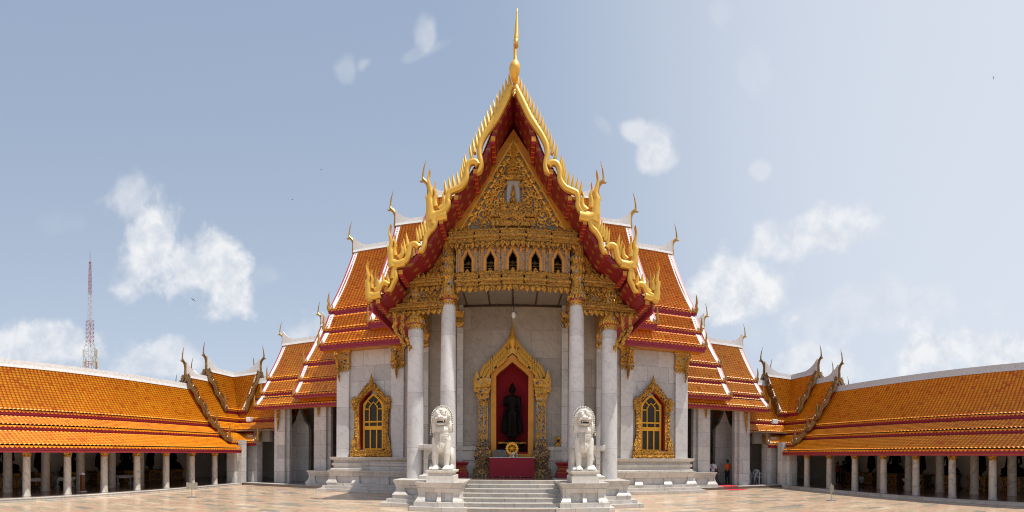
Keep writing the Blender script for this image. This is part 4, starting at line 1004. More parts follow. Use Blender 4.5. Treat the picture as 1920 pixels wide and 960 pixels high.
for k in range(17):
    t = (k+.5)/17; xx = ix*(1-t)-.12; zz = iz+(ipx-iz)*t
    for s in (-1, 1): leaf(b, (s*(xx-.05), zz-.12), PI/2+s*.5, .24, .16, M, -.05, 0, curl=.3*s)
for k in range(6): leaf(b, (0, c1(565, 330-k*40)[1]), PI/2, .3, .24-.02*k, M, -.06, 0, 0)
b.build('pediment_scroll', GSCR, pd, True)
# shrine in the middle of the pediment
b = MB()
def sh(x0, x1, y0, y1, d0, d1):
    a = c1(x0, y0); c = c1(x1, y1); hw = abs(a[0]); b.rect(-hw, hw, YP+d0, YP+d1, [(min(a[1], c[1]), 0), ((a[1]+c[1])/2, .04), (max(a[1], c[1]), 0)])
sh(380, 0, 770, 740, -.12, .1); sh(400, 0, 735, 710, -.08, .1); sh(480, 0, 708, 672, -.1, .1); sh(470, 0, 790, 772, -.1, .1); sh(390, 0, 845, 795, -.06, .1)
for s in (-1, 1):
    a = c1(492, 670); c = c1(492, 480); b.box(s*abs(a[0])-.035, s*abs(a[0])+.035, YP-.06, YP+.06, a[1], c[1])
    for k in range(3): leaf(b, (s*(abs(a[0])+.02-k*.07), c[1]+.05), -PI/2, .28, .1, M, -.1, -.03, 0)
b.rect(-.42, .42, YP-.08, YP+.08, [(c1(0, 470)[1], 0), (c1(0, 440)[1], .05), (c1(0, 425)[1], -.1), (c1(0, 400)[1], -.05), (c1(0, 385)[1], -.3)])
b.lathe([(c1(0, 660)[1], .13), (c1(0, 640)[1], .15), (c1(0, 622)[1], .06), (c1(0, 600)[1], .11), (c1(0, 570)[1], .08), (c1(0, 556)[1], .05), (c1(0, 535)[1], .06), (c1(0, 505)[1], .005)], 0, YP-.02, 10)
b.build('pediment_shrine', GOLDD, pd, True)
b = MB(); b.box(-.29, .29, YP+.05, YP+.085, c1(0, 668)[1], c1(0, 455)[1]); b.build('shrine_mosaic', SILVB, pd)
# carved wall between tiers, left and right of the inner columns
for s in (-1, 1):
    fl = s > 0
    b = MB(); poly = [(-2.6, Zp(870, 450, 19.2)), (-3.0, Zp(840, 450, 19.2)), (-4.25, Zp(790, 520, 19.2)), (-4.75, Zp(775, 536, 19.2)), (-5.75, Zp(735, 568, 19.2)), (-5.75, Zp(735, 578, 19.2)), (-2.6, Zp(840, 575, 19.2))]
    b.prism([(x, z+.05) for x, z in poly], MY(19.42), 0, .1); b.build('gable_wall', GOLDF, HALL, flip=fl)
    b = MB()
    for (xx, yy, R) in ((822, 508, .3), (800, 514, .2), (832, 485, .2), (745, 560, .17), (760, 553, .14), (732, 562, .1)):
        v = P(xx, yy, 19.3); spiral(b, (v.x, v.z), R, 1.0, 1.2, MY(19.38), .045, 1)
    for k in range(4):
        v = P(770-k*12, 566, 19.2); leaf(b, (v.x, v.z), PI/2, .25, .2, MY(19.35), -.05, 0, 0)
    b.build('gable_scroll', GOLDD, HALL, True, flip=fl)
    # big gilt serpent brackets under the lowest eave
    for (x0, y0, x1, y1, yy) in ((757, 655, 738, 588, 18.9), (768, 660, 752, 592, 19.0)):
        b = MB(); a = P(x0, y0, yy); c = P(x1, y1, yy)
        pts = [(a.x+(c.x-a.x)*t+.09*math.sin(t*9), yy-.1-.25*t, a.z+(c.z-a.z)*t) for t in [i/10 for i in range(11)]]
        b.tube(pts, [.02, .05, .06, .08, .07, .09, .08, .09, .08, .06, .04], n=8, ref=Vector((0, 1, 0)))
        for i in range(1, 10): b.ball((pts[i][0]-.06*(-1)**i, pts[i][1]-.03, pts[i][2]), (.07, .05, .12), 6, 4)
        b.build('bracket', GOLDD, HALL, True, flip=fl)
    b = MB(); b.box(-5.9, -4.9, 19.1, 24, Zp(740, 590, 19.1), Zp(740, 588, 19.1)+.05); b.build('eave_board', REDP, HALL, flip=fl)
    # side beam from outer column to the hall
    b = MB(); b.box(-4.85, -4.3, 19.7, 22.0, zo+.3, zo+2.0); b.box(-3.1, -2.75, 19.7, 21.95, CEZ-.42, CEZ-.01); b.split('side_beam', GOLDM, HALL, flip=fl)
    b = MB(); b.rect(-4.7, -4.4, 21.8, 21.92, [(zo-.35, -.02), (zo-.2, .08), (zo, .02), (zo+.3, .12)]); b.rect(-2.85, -2.57, 21.8, 21.92, [(CEZ-1.2, -.02), (CEZ-1.0, .08), (CEZ-.7, .02), (CEZ-.42, .1)]); b.split('pilaster_capital', GOLDM, HALL, flip=fl)

# --- windows of the hall: gilt flame arch
def flame_edge(mb, out, M, d0, d1, L, W, n):
    P_ = np.array(out); D = np.r_[0, np.cumsum(np.hypot(*np.diff(P_, axis=0).T))]
    for k in range(n):
        t = D[-1]*(k+.5)/n; x = np.interp(t, D, P_[:, 0]); z = np.interp(t, D, P_[:, 1]); leaf(mb, (x, z-.02), PI/2+(.35 if x < 0 else -.35)*0-0, L, W, M, d0, d1, 0)
def window(s):
    fl = s > 0; xc = -8.28
    W = MB(); zb = 2.08
    def zz(y): return Zp(695, 690+y/5.05, 24.2)
    def xx(x): return P(640+x/5.05, 780, 24.2).x
    # frame outlines (left half traced, mirrored about the axis)
    axp = xx(285)
    def sym(pts): l = [(xx(x)-axp, zz(y)) for x, y in pts]; return [(axp+a, z) for a, z in l]+[(axp-a, z) for a, z in l[::-1] if abs(a) > 1e-6]
    outer = sym([(128, 780), (128, 560), (124, 400), (128, 330), (170, 270), (215, 215), (250, 170), (285, 150)])
    inner = sym([(172, 770), (172, 560), (170, 400), (172, 330), (200, 290), (235, 250), (262, 225), (285, 200)])
    W.ring(outer, inner, MY(24.12), 0, .27)
    pts = [(xx(x), zz(y)) for x, y in ((122, 385), (150, 335), (200, 265), (250, 200))]
    for s2 in (1, -1):
        for k in range(9):
            t = k/8; i = np.interp(t, [0, .33, .66, 1], [p[0] for p in pts]); z = np.interp(t, [0, .33, .66, 1], [p[1] for p in pts])
            xq = i if s2 > 0 else 2*axp-i; leaf(W, (xq, z-.05), PI/2+s2*.25, .42, .22, MY(24.06), 0, .12, curl=-.3*s2)
        xq = xx(122); xq = xq if s2 > 0 else 2*axp-xq
        W.ball((xq, 24.08, zz(350)), (.12, .08, .28), 8, 5); leaf(W, (xq, zz(340)), PI/2+.2*s2, .45, .3, MY(24.02), 0, .12, -.2*s2); leaf(W, (xq+.08*s2, zz(330)), PI/2, .4, .2, MY(24.0), 0, .1, 0)
        xq = xx(130); xq = xq if s2 > 0 else 2*axp-xq
        leaf(W, (xq, zz(790)), PI/2+.08*s2, .95, .34, MY(24.03), 0, .14, -.1*s2)
        for k in range(10): W.ball((xx(140) if s2 > 0 else 2*axp-xx(140), 24.11, zz(420+k*33)), (.09, .04, .06), 6, 4)
    W.lathe([(zz(190), .2), (zz(165), .24), (zz(140), .17), (zz(110), .10), (zz(80), .05), (zz(55), .01)], axp, 24.15, 12)
    W.rect(xx(100), 2*axp-xx(100), 24.02, 24.35, [(zz(845), -.04), (zz(835), .04), (zz(815), .05), (zz(810), 0), (zz(790), .03), (zz(778), .03)])
    for k in range(9): leaf(W, (xx(110)+k*(2*axp-2*xx(110))/8, zz(838)), PI/2 if k % 2 else -PI/2, .14, .22, MY(23.96), 0, .06, 0)
    w = W.build('window', GOLDD, HALL, True, flip=fl)
    sp_ = MB(); mid = [q for q in outer if q[1] > zz(335)]; hf = len(mid)//2
    L_ = [q for q in mid if q[0] <= axp+1e-6]; R_ = [q for q in mid if q[0] >= axp-1e-6]
    sp_.prism([(-9.18, L_[0][1])]+L_+[(axp, 6.61), (-9.18, 6.61)], MY(24.401), 0, .3); sp_.prism([(axp, 6.61)]+R_+[(-7.42, R_[-1][1]), (-7.42, 6.61)], MY(24.401), 0, .3)
    sp_.build('spandrel', MARW, HALL, flip=fl)
    # red reveal and inner frame with mullions
    innerb = sym([(182, 770), (182, 400), (182, 330), (210, 290), (240, 252), (262, 232), (285, 212)])
    fo = sym([(186, 770), (186, 400), (186, 330), (214, 300), (240, 268), (262, 250), (285, 232)]); fi_ = sym([(204, 762), (204, 400), (210, 345), (226, 315), (244, 292), (264, 272), (285, 256)])
    B = MB(); B.ring([(a, z) for a, z in fo], fi_, MY(24.55), 0, .12)
    for y0, y1 in ((498, 512), (545, 582), (760, 775)): B.box(xx(200), 2*axp-xx(200), 24.53, 24.64, zz(y0), zz(y1))
    for x in (247, 323):
        B.box(xx(x)-.026, xx(x)+.026, 24.54, 24.62, zz(550), zz(350))
    for x in (258, 318): B.box(xx(x)-.04, xx(x)+.04, 24.54, 24.62, zz(765), zz(580))
    B.box(xx(205), xx(247), 24.54, 24.62, zz(388), zz(378)); B.box(xx(323), xx(365), 24.54, 24.62, zz(388), zz(378))
    ga = [(xx(247), zz(360)), (xx(262), zz(335)), (xx(285), zz(312)), (xx(308), zz(335)), (xx(323), zz(360))]
    B.ring(ga, [(a+(axp-a)*.14, z-.05) for a, z in ga], MY(24.54), 0, .07)
    B.band([ga[1], (xx(232), zz(300))], .07, MY(24.54), 0, .07); B.band([ga[3], (xx(338), zz(300))], .07, MY(24.54), 0, .07)
    B.build('window_frame', GOLDY, w, flip=fl)
    B = MB(); B.ring(inner, [(a+(axp-a)*.02, z) for a, z in inner], MY(24.3), 0, .5); B.build('reveal', REDP, w, flip=fl)
    B = MB(); B.prism([(a, z) for a, z in fi_], MY(24.62), 0, .03); B.build('pane', GLASSM, w, flip=fl)
    B = MB(); B.box(xx(180), 2*axp-xx(180), 25.0, 25.1, zz(780), zz(240)); B.build('backing', DARK, w, flip=fl)
for s in (-1, 1): window(s)

# --- niche with gilt arch
def c5(x, y): v = P(880+x/3.43, 640+y/3.43, 21.9); return (v.x, v.z)
axn = 0.0
def sym5(pts, cxp=275):
    a0 = c5(cxp, 500)[0]; l = [(c5(x, y)[0]-a0, c5(x, y)[1]) for x, y in pts]; return l+[(-a, z) for a, z in l[::-1] if abs(a) > 1e-6]
N = MB()
fo = sym5([(138, 745), (138, 400), (140, 215), (150, 190), (180, 165), (230, 120), (275, 85)]); fi_ = sym5([(172, 722), (172, 400), (172, 225), (172, 222), (192, 200), (235, 165), (275, 132)])
N.ring(fo, fi_, MY(21.9), 0, .35); N.box(fo[0][0], -fo[0][0], 21.92, 22.2, c5(0, 748)[1], c5(0, 722)[1])
niche = N.build('niche_frame', GOLDF, HALL)
sp_ = MB(); L_ = [q for q in fo if q[0] <= 1e-6 and q[1] > c5(0, 220)[1]]; zt_ = max(7.6, L_[-1][1]+.05)
for k_ in (1, -1): sp_.prism([(-1.02*k_, L_[0][1])]+[(q[0]*k_, q[1]) for q in L_]+[(0, zt_), (-1.02*k_, zt_)], MY(22.06), 0, .035)
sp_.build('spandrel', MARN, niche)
N = MB()
ho = sym5([(128, 300), (122, 215), (132, 175), (170, 142), (215, 110), (250, 75), (275, 50)]); hi_ = sym5([(72, 320), (66, 260), (86, 215), (150, 135), (200, 85), (240, 25), (275, -20)])
N.ring(ho, hi_, MY(21.86), 0, .25); N.build('arch_ground', MOSD, niche); N = MB()
N.ring(sym5([(136, 300), (133, 215), (143, 185), (176, 156), (224, 120), (275, 78)]), sym5([(118, 300), (114, 215), (124, 172), (160, 135), (208, 98), (275, 40)]), MY(21.78), 0, .1)
for row, (n_, L_) in enumerate(((17, .36), (16, .34), (15, .32))):
    for s in (1, -1):
        for k in range(n_):
            t = k/(n_-1); ct = crom([(72+row*17, 232+row*18), (99+row*15, 184+row*19), (158+row*12, 130+row*21), (206+row*10, 84+row*24), (250, 26+row*28)], 4)
            i = min(len(ct)-1, int(t*(len(ct)-1))); v = c5(*ct[i]); xq = (v[0]-c5(275, 0)[0])*s
            leaf(N, (xq, v[1]), PI/2+s*.16, L_, .115, MY(21.76-.04*row), 0, .12, curl=-.3*s)
for s in (1, -1):
    for (px_, py_, L_, W_) in ((48, 300, .9, .34), (62, 320, .7, .3), (40, 330, .6, .2)):
        v = c5(px_, py_); xq = (v[0]-c5(275, 0)[0])*s; leaf(N, (xq, v[1]), PI/2+s*.1, L_, W_, MY(21.7), 0, .16, -.2*s)
v = c5(275, -40); N.lathe([(c5(0, 50)[1], .1), (c5(0, 30)[1], .2), (c5(0, -5)[1], .23), (c5(0, -40)[1], .13), (c5(0, -80)[1], .055), (c5(0, -125)[1], .008)], 0, 21.85, 12)
N.build('flame_arch', GSCR, niche, True)
for s in (-1, 1):
    N = MB(); x0, x1 = s*1.24, s*1.72
    a_, b_2 = min(x0, x1), max(x0, x1)
    prof = [(1.12, .30), (1.5, .26), (1.55, .14), (1.62, .16), (1.66, .10), (1.95, .16), (2.15, .22), (2.45, .20), (2.5, .1), (2.62, .1), (2.66, .14), (2.8, .10), (2.9, .05), (3.05, .03)]
    N.rect(a_+.02, b_2-.02, 21.75, 22.09, [(z, o_ if o_ < .11 else o_) for z, o_ in prof]); N.build('niche_base', MOSD, niche)
    N = MB(); N.rect(a_, b_2, 21.8, 22.09, [(3.04, .0), (4.95, .0)]); N.build('niche_pilaster', MOSG, niche)
    N = MB(); N.rect(a_, b_2, 21.78, 22.09, [(4.94, .02), (5.0, .06), (5.06, .02), (5.15, .04), (5.3, .12), (5.36, .06), (5.5, .09), (5.62, .16), (5.7, .1), (5.95, .16), (6.1, .2)])
    for x in (a_, (a_+b_2)/2-.02, b_2-.05): N.box(x, x+.05, 21.76, 21.8, 3.04, 4.94)
    for k in range(5): leaf(N, (a_+.05+k*.095, 3.05), PI/2, .4 if k == 2 else .28, .12, MY(21.74), 0, .06, 0); leaf(N, (a_+.05+k*.095, 4.94), -PI/2, .4 if k == 2 else .28, .12, MY(21.74), 0, .06, 0)
    N.build('niche_capital', GOLDM, niche)
N = MB()
for a, b, c, d, e_, f_ in ((-1.0, 1.0, 23.2, 23.25, 1.1, 7.2), (-1.05, -1.0, 22.1, 23.25, 1.1, 7.2), (1.0, 1.05, 22.1, 23.25, 1.1, 7.2), (-1, 1, 22.15, 23.2, 7.15, 7.2), (-1, 1, 22.15, 23.2, 2.3, 2.38)): N.box(a, b, c, d, e_, f_)
N.build('niche_lining', REDN, niche)
# ------------------------------------------------------------------ sculpted bodies: one continuous surface from joined volumes
def sculpt(name, parts, mat, parent, voxel=.03, smooth=2, origin=(0, 0, 0)):
    "parts: ('e', centre, radii[, tilt about x]) or ('c', p0, p1, r0, r1)"
    b = MB()
    for q in parts:
        if q[0] == 'e':
            c, r = q[1], q[2]; t = q[3] if len(q) > 3 else 0; ty = q[4] if len(q) > 4 else 0
            m = MB(); m.ball((0, 0, 0), r, 16, 12); R = Matrix.Rotation(t, 3, 'X') @ Matrix.Rotation(ty, 3, 'Y')
            b.add([tuple(R @ Vector(v)+Vector(c)) for v in m.V], m.F)
        else:
            _, p0, p1, r0, r1 = q; b.ball(p0, r0, 12, 8); b.ball(p1, r1, 12, 8)
            d = Vector(p1)-Vector(p0); ref = Vector((0, 1, 0)) if abs(d.normalized().y) < .9 else Vector((1, 0, 0))
            b.tube([p0, p1], [r0, r1], n=12, ref=ref)
    me = bpy.data.meshes.new(name+'_src'); me.from_pydata(b.V, [], b.F); me.update()
    import bmesh
    bm = bmesh.new(); bm.from_mesh(me); bmesh.ops.recalc_face_normals(bm, faces=bm.faces); bm.to_mesh(me); bm.free()
    t = bpy.data.objects.new(name+'_src', me); COL.objects.link(t)
    r = t.modifiers.new('r', 'REMESH'); r.mode = 'VOXEL'; r.voxel_size = voxel
    if smooth:
        s_ = t.modifiers.new('s', 'SMOOTH'); s_.factor = .5; s_.iterations = smooth
    dg = bpy.context.evaluated_depsgraph_get(); dg.update(); nm = bpy.data.meshes.new_from_object(t.evaluated_get(dg)); nm.name = name
    bpy.data.objects.remove(t); bpy.data.meshes.remove(me)
    nm.materials.clear(); nm.materials.append(mat); nm.shade_smooth()
    o = bpy.data.objects.new(name, nm); COL.objects.link(o)
    if parent: o.parent = parent
    return o

def lion():
    L = empty('guardian_lion', (0, 0, 0), 'white stone guardian lion', 'lion statue', 'white guardian lions beside the stair')
    S = []
    e = lambda c, r, *t: S.append(('e', c, r, *t)); cp = lambda a, b, r0, r1: S.append(('c', a, b, r0, r1))
    e((0, .0, 1.28), (.37, .33, .42)); e((0, -.08, 1.02), (.27, .27, .34)); e((0, .32, .95), (.33, .45, .5), -.6); e((0, .62, .45), (.36, .42, .42))
    e((0, -.03, 1.62), (.30, .28, .22))
    for s in (-1, 1):
        e((s*.36, .45, .52), (.14, .38, .42), .35); e((s*.40, .1, .12), (.11, .3, .11)); e((s*.40, -.12, .08), (.13, .17, .08))
        cp((s*.24, -.08, 1.22), (s*.235, -.17, .65), .18, .145); cp((s*.235, -.17, .65), (s*.225, -.18, .12), .14, .105)
        e((s*.225, -.27, .08), (.145, .18, .09))
        for k in range(4): e((s*.225+(k-1.5)*.07, -.42, .055), (.04, .075, .05))
        for k in range(3): e((s*.40+(k-1)*.07, -.27, .05), (.04, .07, .045))
        e((s*.3, .02, 1.78), (.13, .17, .26)); e((s*.385, .06, 1.62), (.065, .10, .12))
        e((s*.13, -.36, 2.26), (.085, .075, .07)); e((s*.14, -.34, 2.345), (.12, .08, .045), 0, s*-.25); e((s*.17, -.33, 2.08), (.10, .10, .085))
        e((s*.06, -.51, 2.13), (.055, .055, .045)); e((s*.22, -.25, 2.2), (.05,.08,.13)); e((s*.30, -.1, 2.12), (.06, .07, .12))
    e((0, -.08, 2.16), (.29, .30, .30)); e((0, -.36, 2.12), (.15, .16, .085)); e((0, -.32, 2.03), (.20, .16, .045)); e((0, -.30, 1.88), (.19, .155, .06)); e((0, -.38, 1.86), (.11, .1, .045))
    e((0, -.2, 1.96), (.2, .18, .1)); e((0, .08, 2.10), (.44, .20, .50)); e((.27, .05, 1.85), (.17, .16, .28)); e((-.27, .05, 1.85), (.17, .16, .28)); e((0, -.30, 2.42), (.16, .08, .07)); e((0, .9, .3), (.12, .2, .12))
    sculpt('body', S, LIONM, L, .022, 1)
    b = MB()
    for k in range(27):   # beaded rim of the mane
        a = -.42+(PI+.84)*k/26; x = .455*math.cos(a); z = 2.10+.52*math.sin(a)
        if z < 1.95: x = math.copysign(.43+.03*(1.95-z)/.3, x)
        b.ball((x, .02, z), (.032, .06, .032), 6, 4)
    for row, R_ in enumerate((.36, .30)):
        for k in range(26):
            a = -.3+(PI+.6)*k/25; b.ball(((R_+.02)*math.cos(a), -.15-.05*row, 2.12+(R_+.06)*math.sin(a)), (.024, .03, .024), 5, 4)
    for s in (-1, 1):
        for k in range(7): b.ball((s*(.455+.006*k), .02, 1.88-.07*k), (.034, .06, .032), 6, 4)
    b.build('mane_curls', LIONM, L, True)
    b = MB()
    for r_ in range(11):   # scaled breast plate
        z = 1.52-.065*r_; hw = .28*(1-(r_/11)**1.5)+.02; n = max(1, int(hw/.03))
        for k in range(-n, n+1):
            x = k*hw/n; y = -.335*math.sqrt(max(.05, 1-(x/.37)**2-((z-1.28)/.46)**2)); b.ball((x, y-.005-(.02 if z < 1.1 else 0), z), (.013, .02, .02), 5, 4)
    b.band([(0, 1.55), (0, 1.2), (0, .85)], .03, MY(-.36), 0, .05)
    for s in (-1, 1): b.band(crom([(s*.33, 1.48), (s*.29, 1.25), (s*.17, 1.0), (0, .8)], 4), .03, lambda a, c, d: (a, -.34*math.sqrt(max(.2, 1-(a/.38)**2))-.02+d, c), 0, .05)
    b.build('breast_plate', LIONM, L, True)
    b = MB(); b.rect(-.17, .17, -.47, -.2, [(1.925, -.01), (1.965, .012), (2.0, 0)]); b.build('mouth', DARK, L)
    b = MB()
    for k in range(9):
        leaf(b, (-.13+k*.0325, 1.998), -PI/2, .035, .026, MY(-.49), 0, .03, 0); 
    for k in (-1, 1): leaf(b, (k*.145, 1.93), PI/2, .07, .04, MY(-.49), 0, .03, 0)
    b.build('teeth', LIONM, L)
    b = MB(); b.rect(-.5, .5, -.46, .95, [(-.48, .06), (-.22, .06), (-.2, -.02), (-.13, -.02), (-.1, .06), (-.05, .08), (0, .08)]); b.build('plinth', LIONM, L)
    return L
lp = lion(); lp.location = (-2.86, 17.25, 1.12+.482); lp.scale = (1, 1, 1)
lq = copy_tree(lp); lq.location = (2.92, 17.25, 1.12+.482)
tag(lp, 'seated white stone guardian lion on the pedestal left of the stair'); tag(lq, 'seated white stone guardian lion on the pedestal right of the stair')
for o in (lp, lq): o.scale = (.985, .985, 1.0)

# standing statue in the niche
def standing(name, H, mat, label, cat, group=None, vox=.03):
    k = H/3.2; B = empty(name, (0, 0, 0), label, cat, group); S = []
    def e(c, r, *t): S.append(('e', tuple(x*k for x in c), tuple(x*k for x in r), *t))
    def cp(a, b, r0, r1): S.append(('c', tuple(x*k for x in a), tuple(x*k for x in b), r0*k, r1*k))
    e((0, 0, 2.76), (.165, .18, .22)); e((0, 0, 2.97), (.1, .1, .1)); cp((0, 0, 3.0), (0, 0, 3.17), .05, .015); cp((0, 0, 2.4), (0, 0, 2.6), .10, .09)
    e((0, 0, 2.27), (.36, .17, .2)); e((0, 0, 2.05), (.3, .16, .3)); e((0, 0, 1.75), (.22, .14, .25)); e((0, 0, 1.5), (.27, .17, .2))
    for s in (-1, 1):
        e((s*.165, 0, 2.72), (.025, .05, .12)); cp((s*.37, 0, 2.3), (s*.42, .02, 1.9), .10, .085); cp((s*.42, .02, 1.9), (s*.44, -.06 if s > 0 else -.2, 1.5 if s > 0 else 1.95), .08, .055)
        cp((s*.13, 0, 1.45), (s*.12, 0, .3), .18, .12); e((s*.12, -.1, .06), (.085, .2, .07)); cp((s*.12, 0, .3), (s*.12, 0, .08), .09, .07)
        e((s*.045, -.165, 2.78), (.035, .02, .012))
    # hands
    cp((.44, -.06, 1.5), (.45, -.08, 1.34), .05, .045)
    for f in range(4): cp((.42+.02*f, -.1, 1.33), (.42+.02*f, -.12, 1.20-.01*abs(f-1.5)), .017, .012)
    cp((.41, -.12, 1.42), (.38, -.15, 1.33), .018, .013)
    cp((-.44, -.2, 1.95), (-.44, -.26, 2.1), .05, .05)
    for f in range(4): cp((-.40-.023*f, -.27, 2.1), (-.40-.023*f, -.27, 2.24-.01*abs(f-1.5)), .017, .012)
    cp((-.40, -.27, 2.04), (-.36, -.29, 2.12), .018, .013)
    e((0, -.19, 2.74), (.022, .03, .05))
    # robe flaring to both sides
    for s in (-1, 1):
        e((s*.33, .09, 1.0), (.22, .05, .62)); e((s*.40, .09, .72), (.2, .05, .38))
        for i in range(9):
            t = i/8; cp((s*(.28), .06, 1.9-1.45*t), (s*(.44+.17*t**1.3), .08, 1.88-1.42*t), .07, .035)
    for i in range(6): e((0, 0, 1.3-.2*i), (.26+.02*i, .14, .16))
    e((0, -.13, 1.42), (.28, .06, .04)); cp((0, -.16, 1.38), (0, -.17, .4), .05, .06)
    sculpt('body', S, mat, B, vox*k if k < 1 else vox, 2)
    return B
bud = standing('standing_statue', 3.15, BRONZE, 'tall dark bronze standing statue with flaring robe in the red niche', 'statue')
bud.location = (0, 22.62, 2.98)
b = MB()
b.rect(-.62, .62, 22.3, 22.98, [(2.38, .0), (2.42, .03), (2.46, -.02), (2.62, -.1), (2.72, .02), (2.80, .08), (2.86, .1)]); pdst = b.build('statue_stand', BRONZE)
tag(pdst, 'dark stand with gilt rim beneath the bronze standing statue', 'statue stand')
b = MB(); b.rect(-.72, .72, 22.2, 23.05, [(2.80, -.0), (2.82, .02), (2.87, .02), (2.9, 0)]); b.build('gilt_rim', GOLDD, pdst)
b = MB(); b.lathe([(2.9, .42), (2.94, .46), (2.96, .38), (2.99, .34)], 0, 22.62, 20); b.build('lotus_base', BRONZE, pdst)
bpy.data.objects.get('statue_stand')

# red altar table in front of the niche, things on it
def tg(o, *a): return tag(o, *a)
TZ = 2.12
b = MB(); b.box(-1.11, 1.11, 21.05, 21.62, 1.14, TZ-.04); t = b.build('altar_table', REDC); tag(t, 'long altar table draped in dark red cloth before the niche', 'table')
b = MB(); b.box(-1.13, 1.13, 21.03, 21.64, TZ-.04, TZ); b.build('tabletop', MARS, t)
b = MB()
for k in range(16):
    x = -1.05+random.random()*2.1; b.box(x, x+random.uniform(.008, .03), 21.044, 21.049, 1.145, 1.145+random.uniform(.005, .018))
b.build('chipped_edge', LIME, t)
b = MB(); b.prism([(-.94, TZ), (-.28, TZ), (-.28, TZ+.30), (-.34, TZ+.34), (-.52, TZ+.36), (-.70, TZ+.36), (-.88, TZ+.34), (-.94, TZ+.30)], MY(21.2), 0, .04)
t = b.build('plaque', plain('slate', (.09, .11, .13), .5)); tag(t, 'grey slate plaque with lines of gilt lettering on the altar table', 'plaque')
b = MB()
for r_ in range(8):
    x = -.88
    while x < -.36:
        w_ = random.uniform(.02, .05); z = TZ+.05+r_*.032
        if r_ == 7:
            if x > -.75 and x < -.5: b.box(x, x+w_, 21.195, 21.2, z, z+.018)
        else: b.box(x, x+w_, 21.195, 21.2, z, z+.013)
        x += w_+.015
b.build('lettering', GOLDG, t)
# gilt wheel
t = empty('wheel_ornament', (0, 21.35, TZ), 'gilt eight spoked wheel standing on the altar table', 'wheel')
b = MB(); wc = TZ+.42; b.ring([(.30*math.cos(a), wc+.30*math.sin(a)) for a in [2*PI*i/32 for i in range(32)]], [(.20*math.cos(a), wc+.20*math.sin(a)) for a in [2*PI*i/32 for i in range(32)]], MY(21.32), 0, .07, True)
for i in range(16): a = 2*PI*i/16; leaf(b, (.29*math.cos(a), wc+.29*math.sin(a)), a, .06, .06, MY(21.33), 0, .05, 0)
b.build('rim', GOLDY, t)
b = MB()
for i in range(12): a = 2*PI*i/12; b.tube([(.05*math.cos(a), 21.35, wc+.05*math.sin(a)), (.22*math.cos(a), 21.35, wc+.22*math.sin(a))], [.016, .012], 6)
b.ball((0, 21.34, wc), (.075, .05, .075), 10, 6); b.build('spokes', GOLDY, t)
b = MB(); b.rect(-.1, .1, 21.28, 21.42, [(TZ, .05), (TZ+.05, .02), (TZ+.12, 0)]); b.build('foot', GOLDY, t)
b = MB(); b.lathe([(TZ, .06), (TZ+.02, .07), (TZ+.05, .02), (TZ+.1, .03), (TZ+.15, .085), (TZ+.23, .09), (TZ+.235, .07)], .07, 21.15, 14); tag(b.build('incense_bowl', LIONM, None, True), 'pale stone footed incense bowl in front of the gilt wheel', 'bowl')
for x, lb in ((-.1, 'clear water bottle left of the incense bowl'), (.25, 'clear water bottle with blue label right of the incense bowl')):
    t = empty('water_bottle', (x, 21.15, TZ), lb, 'bottle', 'water bottles on the altar table')
    b = MB(); b.lathe([(TZ, .03), (TZ+.02, .035), (TZ+.13, .035), (TZ+.17, .014), (TZ+.19, .014)], x, 21.15, 10); b.build('bottle_body', plain('bottle_plastic', (.45, .5, .55), .1), t, True)
    b = MB(); b.lathe([(TZ+.06, .037), (TZ+.11, .037)], x, 21.15, 10); b.build('bottle_label', plain('blue_label', (.08, .16, .5), .5), t)
    b = MB(); b.lathe([(TZ+.19, .016), (TZ+.205, .016)], x, 21.15, 10); b.build('bottle_cap', WHITEP, t)
# red stepped stands left and right
b0 = None
for s, lb in ((-1, 'red and gilt stepped offering stand left of the niche'), (1, 'red and gilt stepped offering stand right of the niche')):
    t = empty('offering_stand', (s*2.56, 21.5, 1.12), lb, 'stand', 'red offering stands on the porch')
    b = MB(); x0, x1 = s*2.56-.32, s*2.56+.32
    b.rect(x0, x1, 21.2, 21.8, [(1.122, .02), (1.34, .0), (1.36, -.05), (1.44, -.05), (1.47, -.1), (1.6, -.12), (1.66, -.06), (1.70, -.06), (1.73, -.02), (1.8, .02), (1.86, .02)]); b.build('stand_body', REDP, t)
    b = MB()
    for z, g_ in ((1.35, -.035), (1.46, -.04), (1.54, -.10), (1.64, -.065), (1.715, -.04)): b.rect(x0, x1, 21.2, 21.8, [(z, g_), (z+.025, g_)])
    b.build('gilt_line', GOLDF, t)
# hanging lantern
zc = CEZ; t = empty('hanging_lantern', (.0, 20.9, zc), 'small white lantern hanging on a cord above the niche', 'lamp'); zl = Zp(963, 592, 20.9)
b = MB(); b.tube([(.05, 20.9, zc-.03), (.05, 20.9, zl+.2)], .015, 6); b.build('cord', DARK, t)
b = MB(); b.lathe([(zl+.22, .04), (zl+.18, .15), (zl+.14, .17), (zl+.13, .1)], .05, 20.9, 16); b.build('hood', plain('lamp_hood', (.2, .2, .2), .5), t)
b = MB(); b.lathe([(zl+.13, .09), (zl+.0, .11), (zl-.1, .07), (zl-.13, .01)], .05, 20.9, 14); b.build('lamp_shade', WHITEP, t, True)
# small brass box on the wall, donation slot
t = empty('wall_box', (2.36, 21.85, 2.9), 'small brass box fixed on the porch wall right of the niche', 'box'); v = P(1046, 829, 22.05)
b = MB(); b.rect(v.x-.13, v.x+.13, 21.96, 22.09, [(v.z-.26, 0), (v.z-.24, .02), (v.z+.24, .02), (v.z+.27, 0)]); b.build('case', GOLDD, t)
b = MB(); b.box(v.x-.08, v.x+.08, 21.93, 21.958, v.z-.02, v.z+.14); b.build('window', DARK, t)

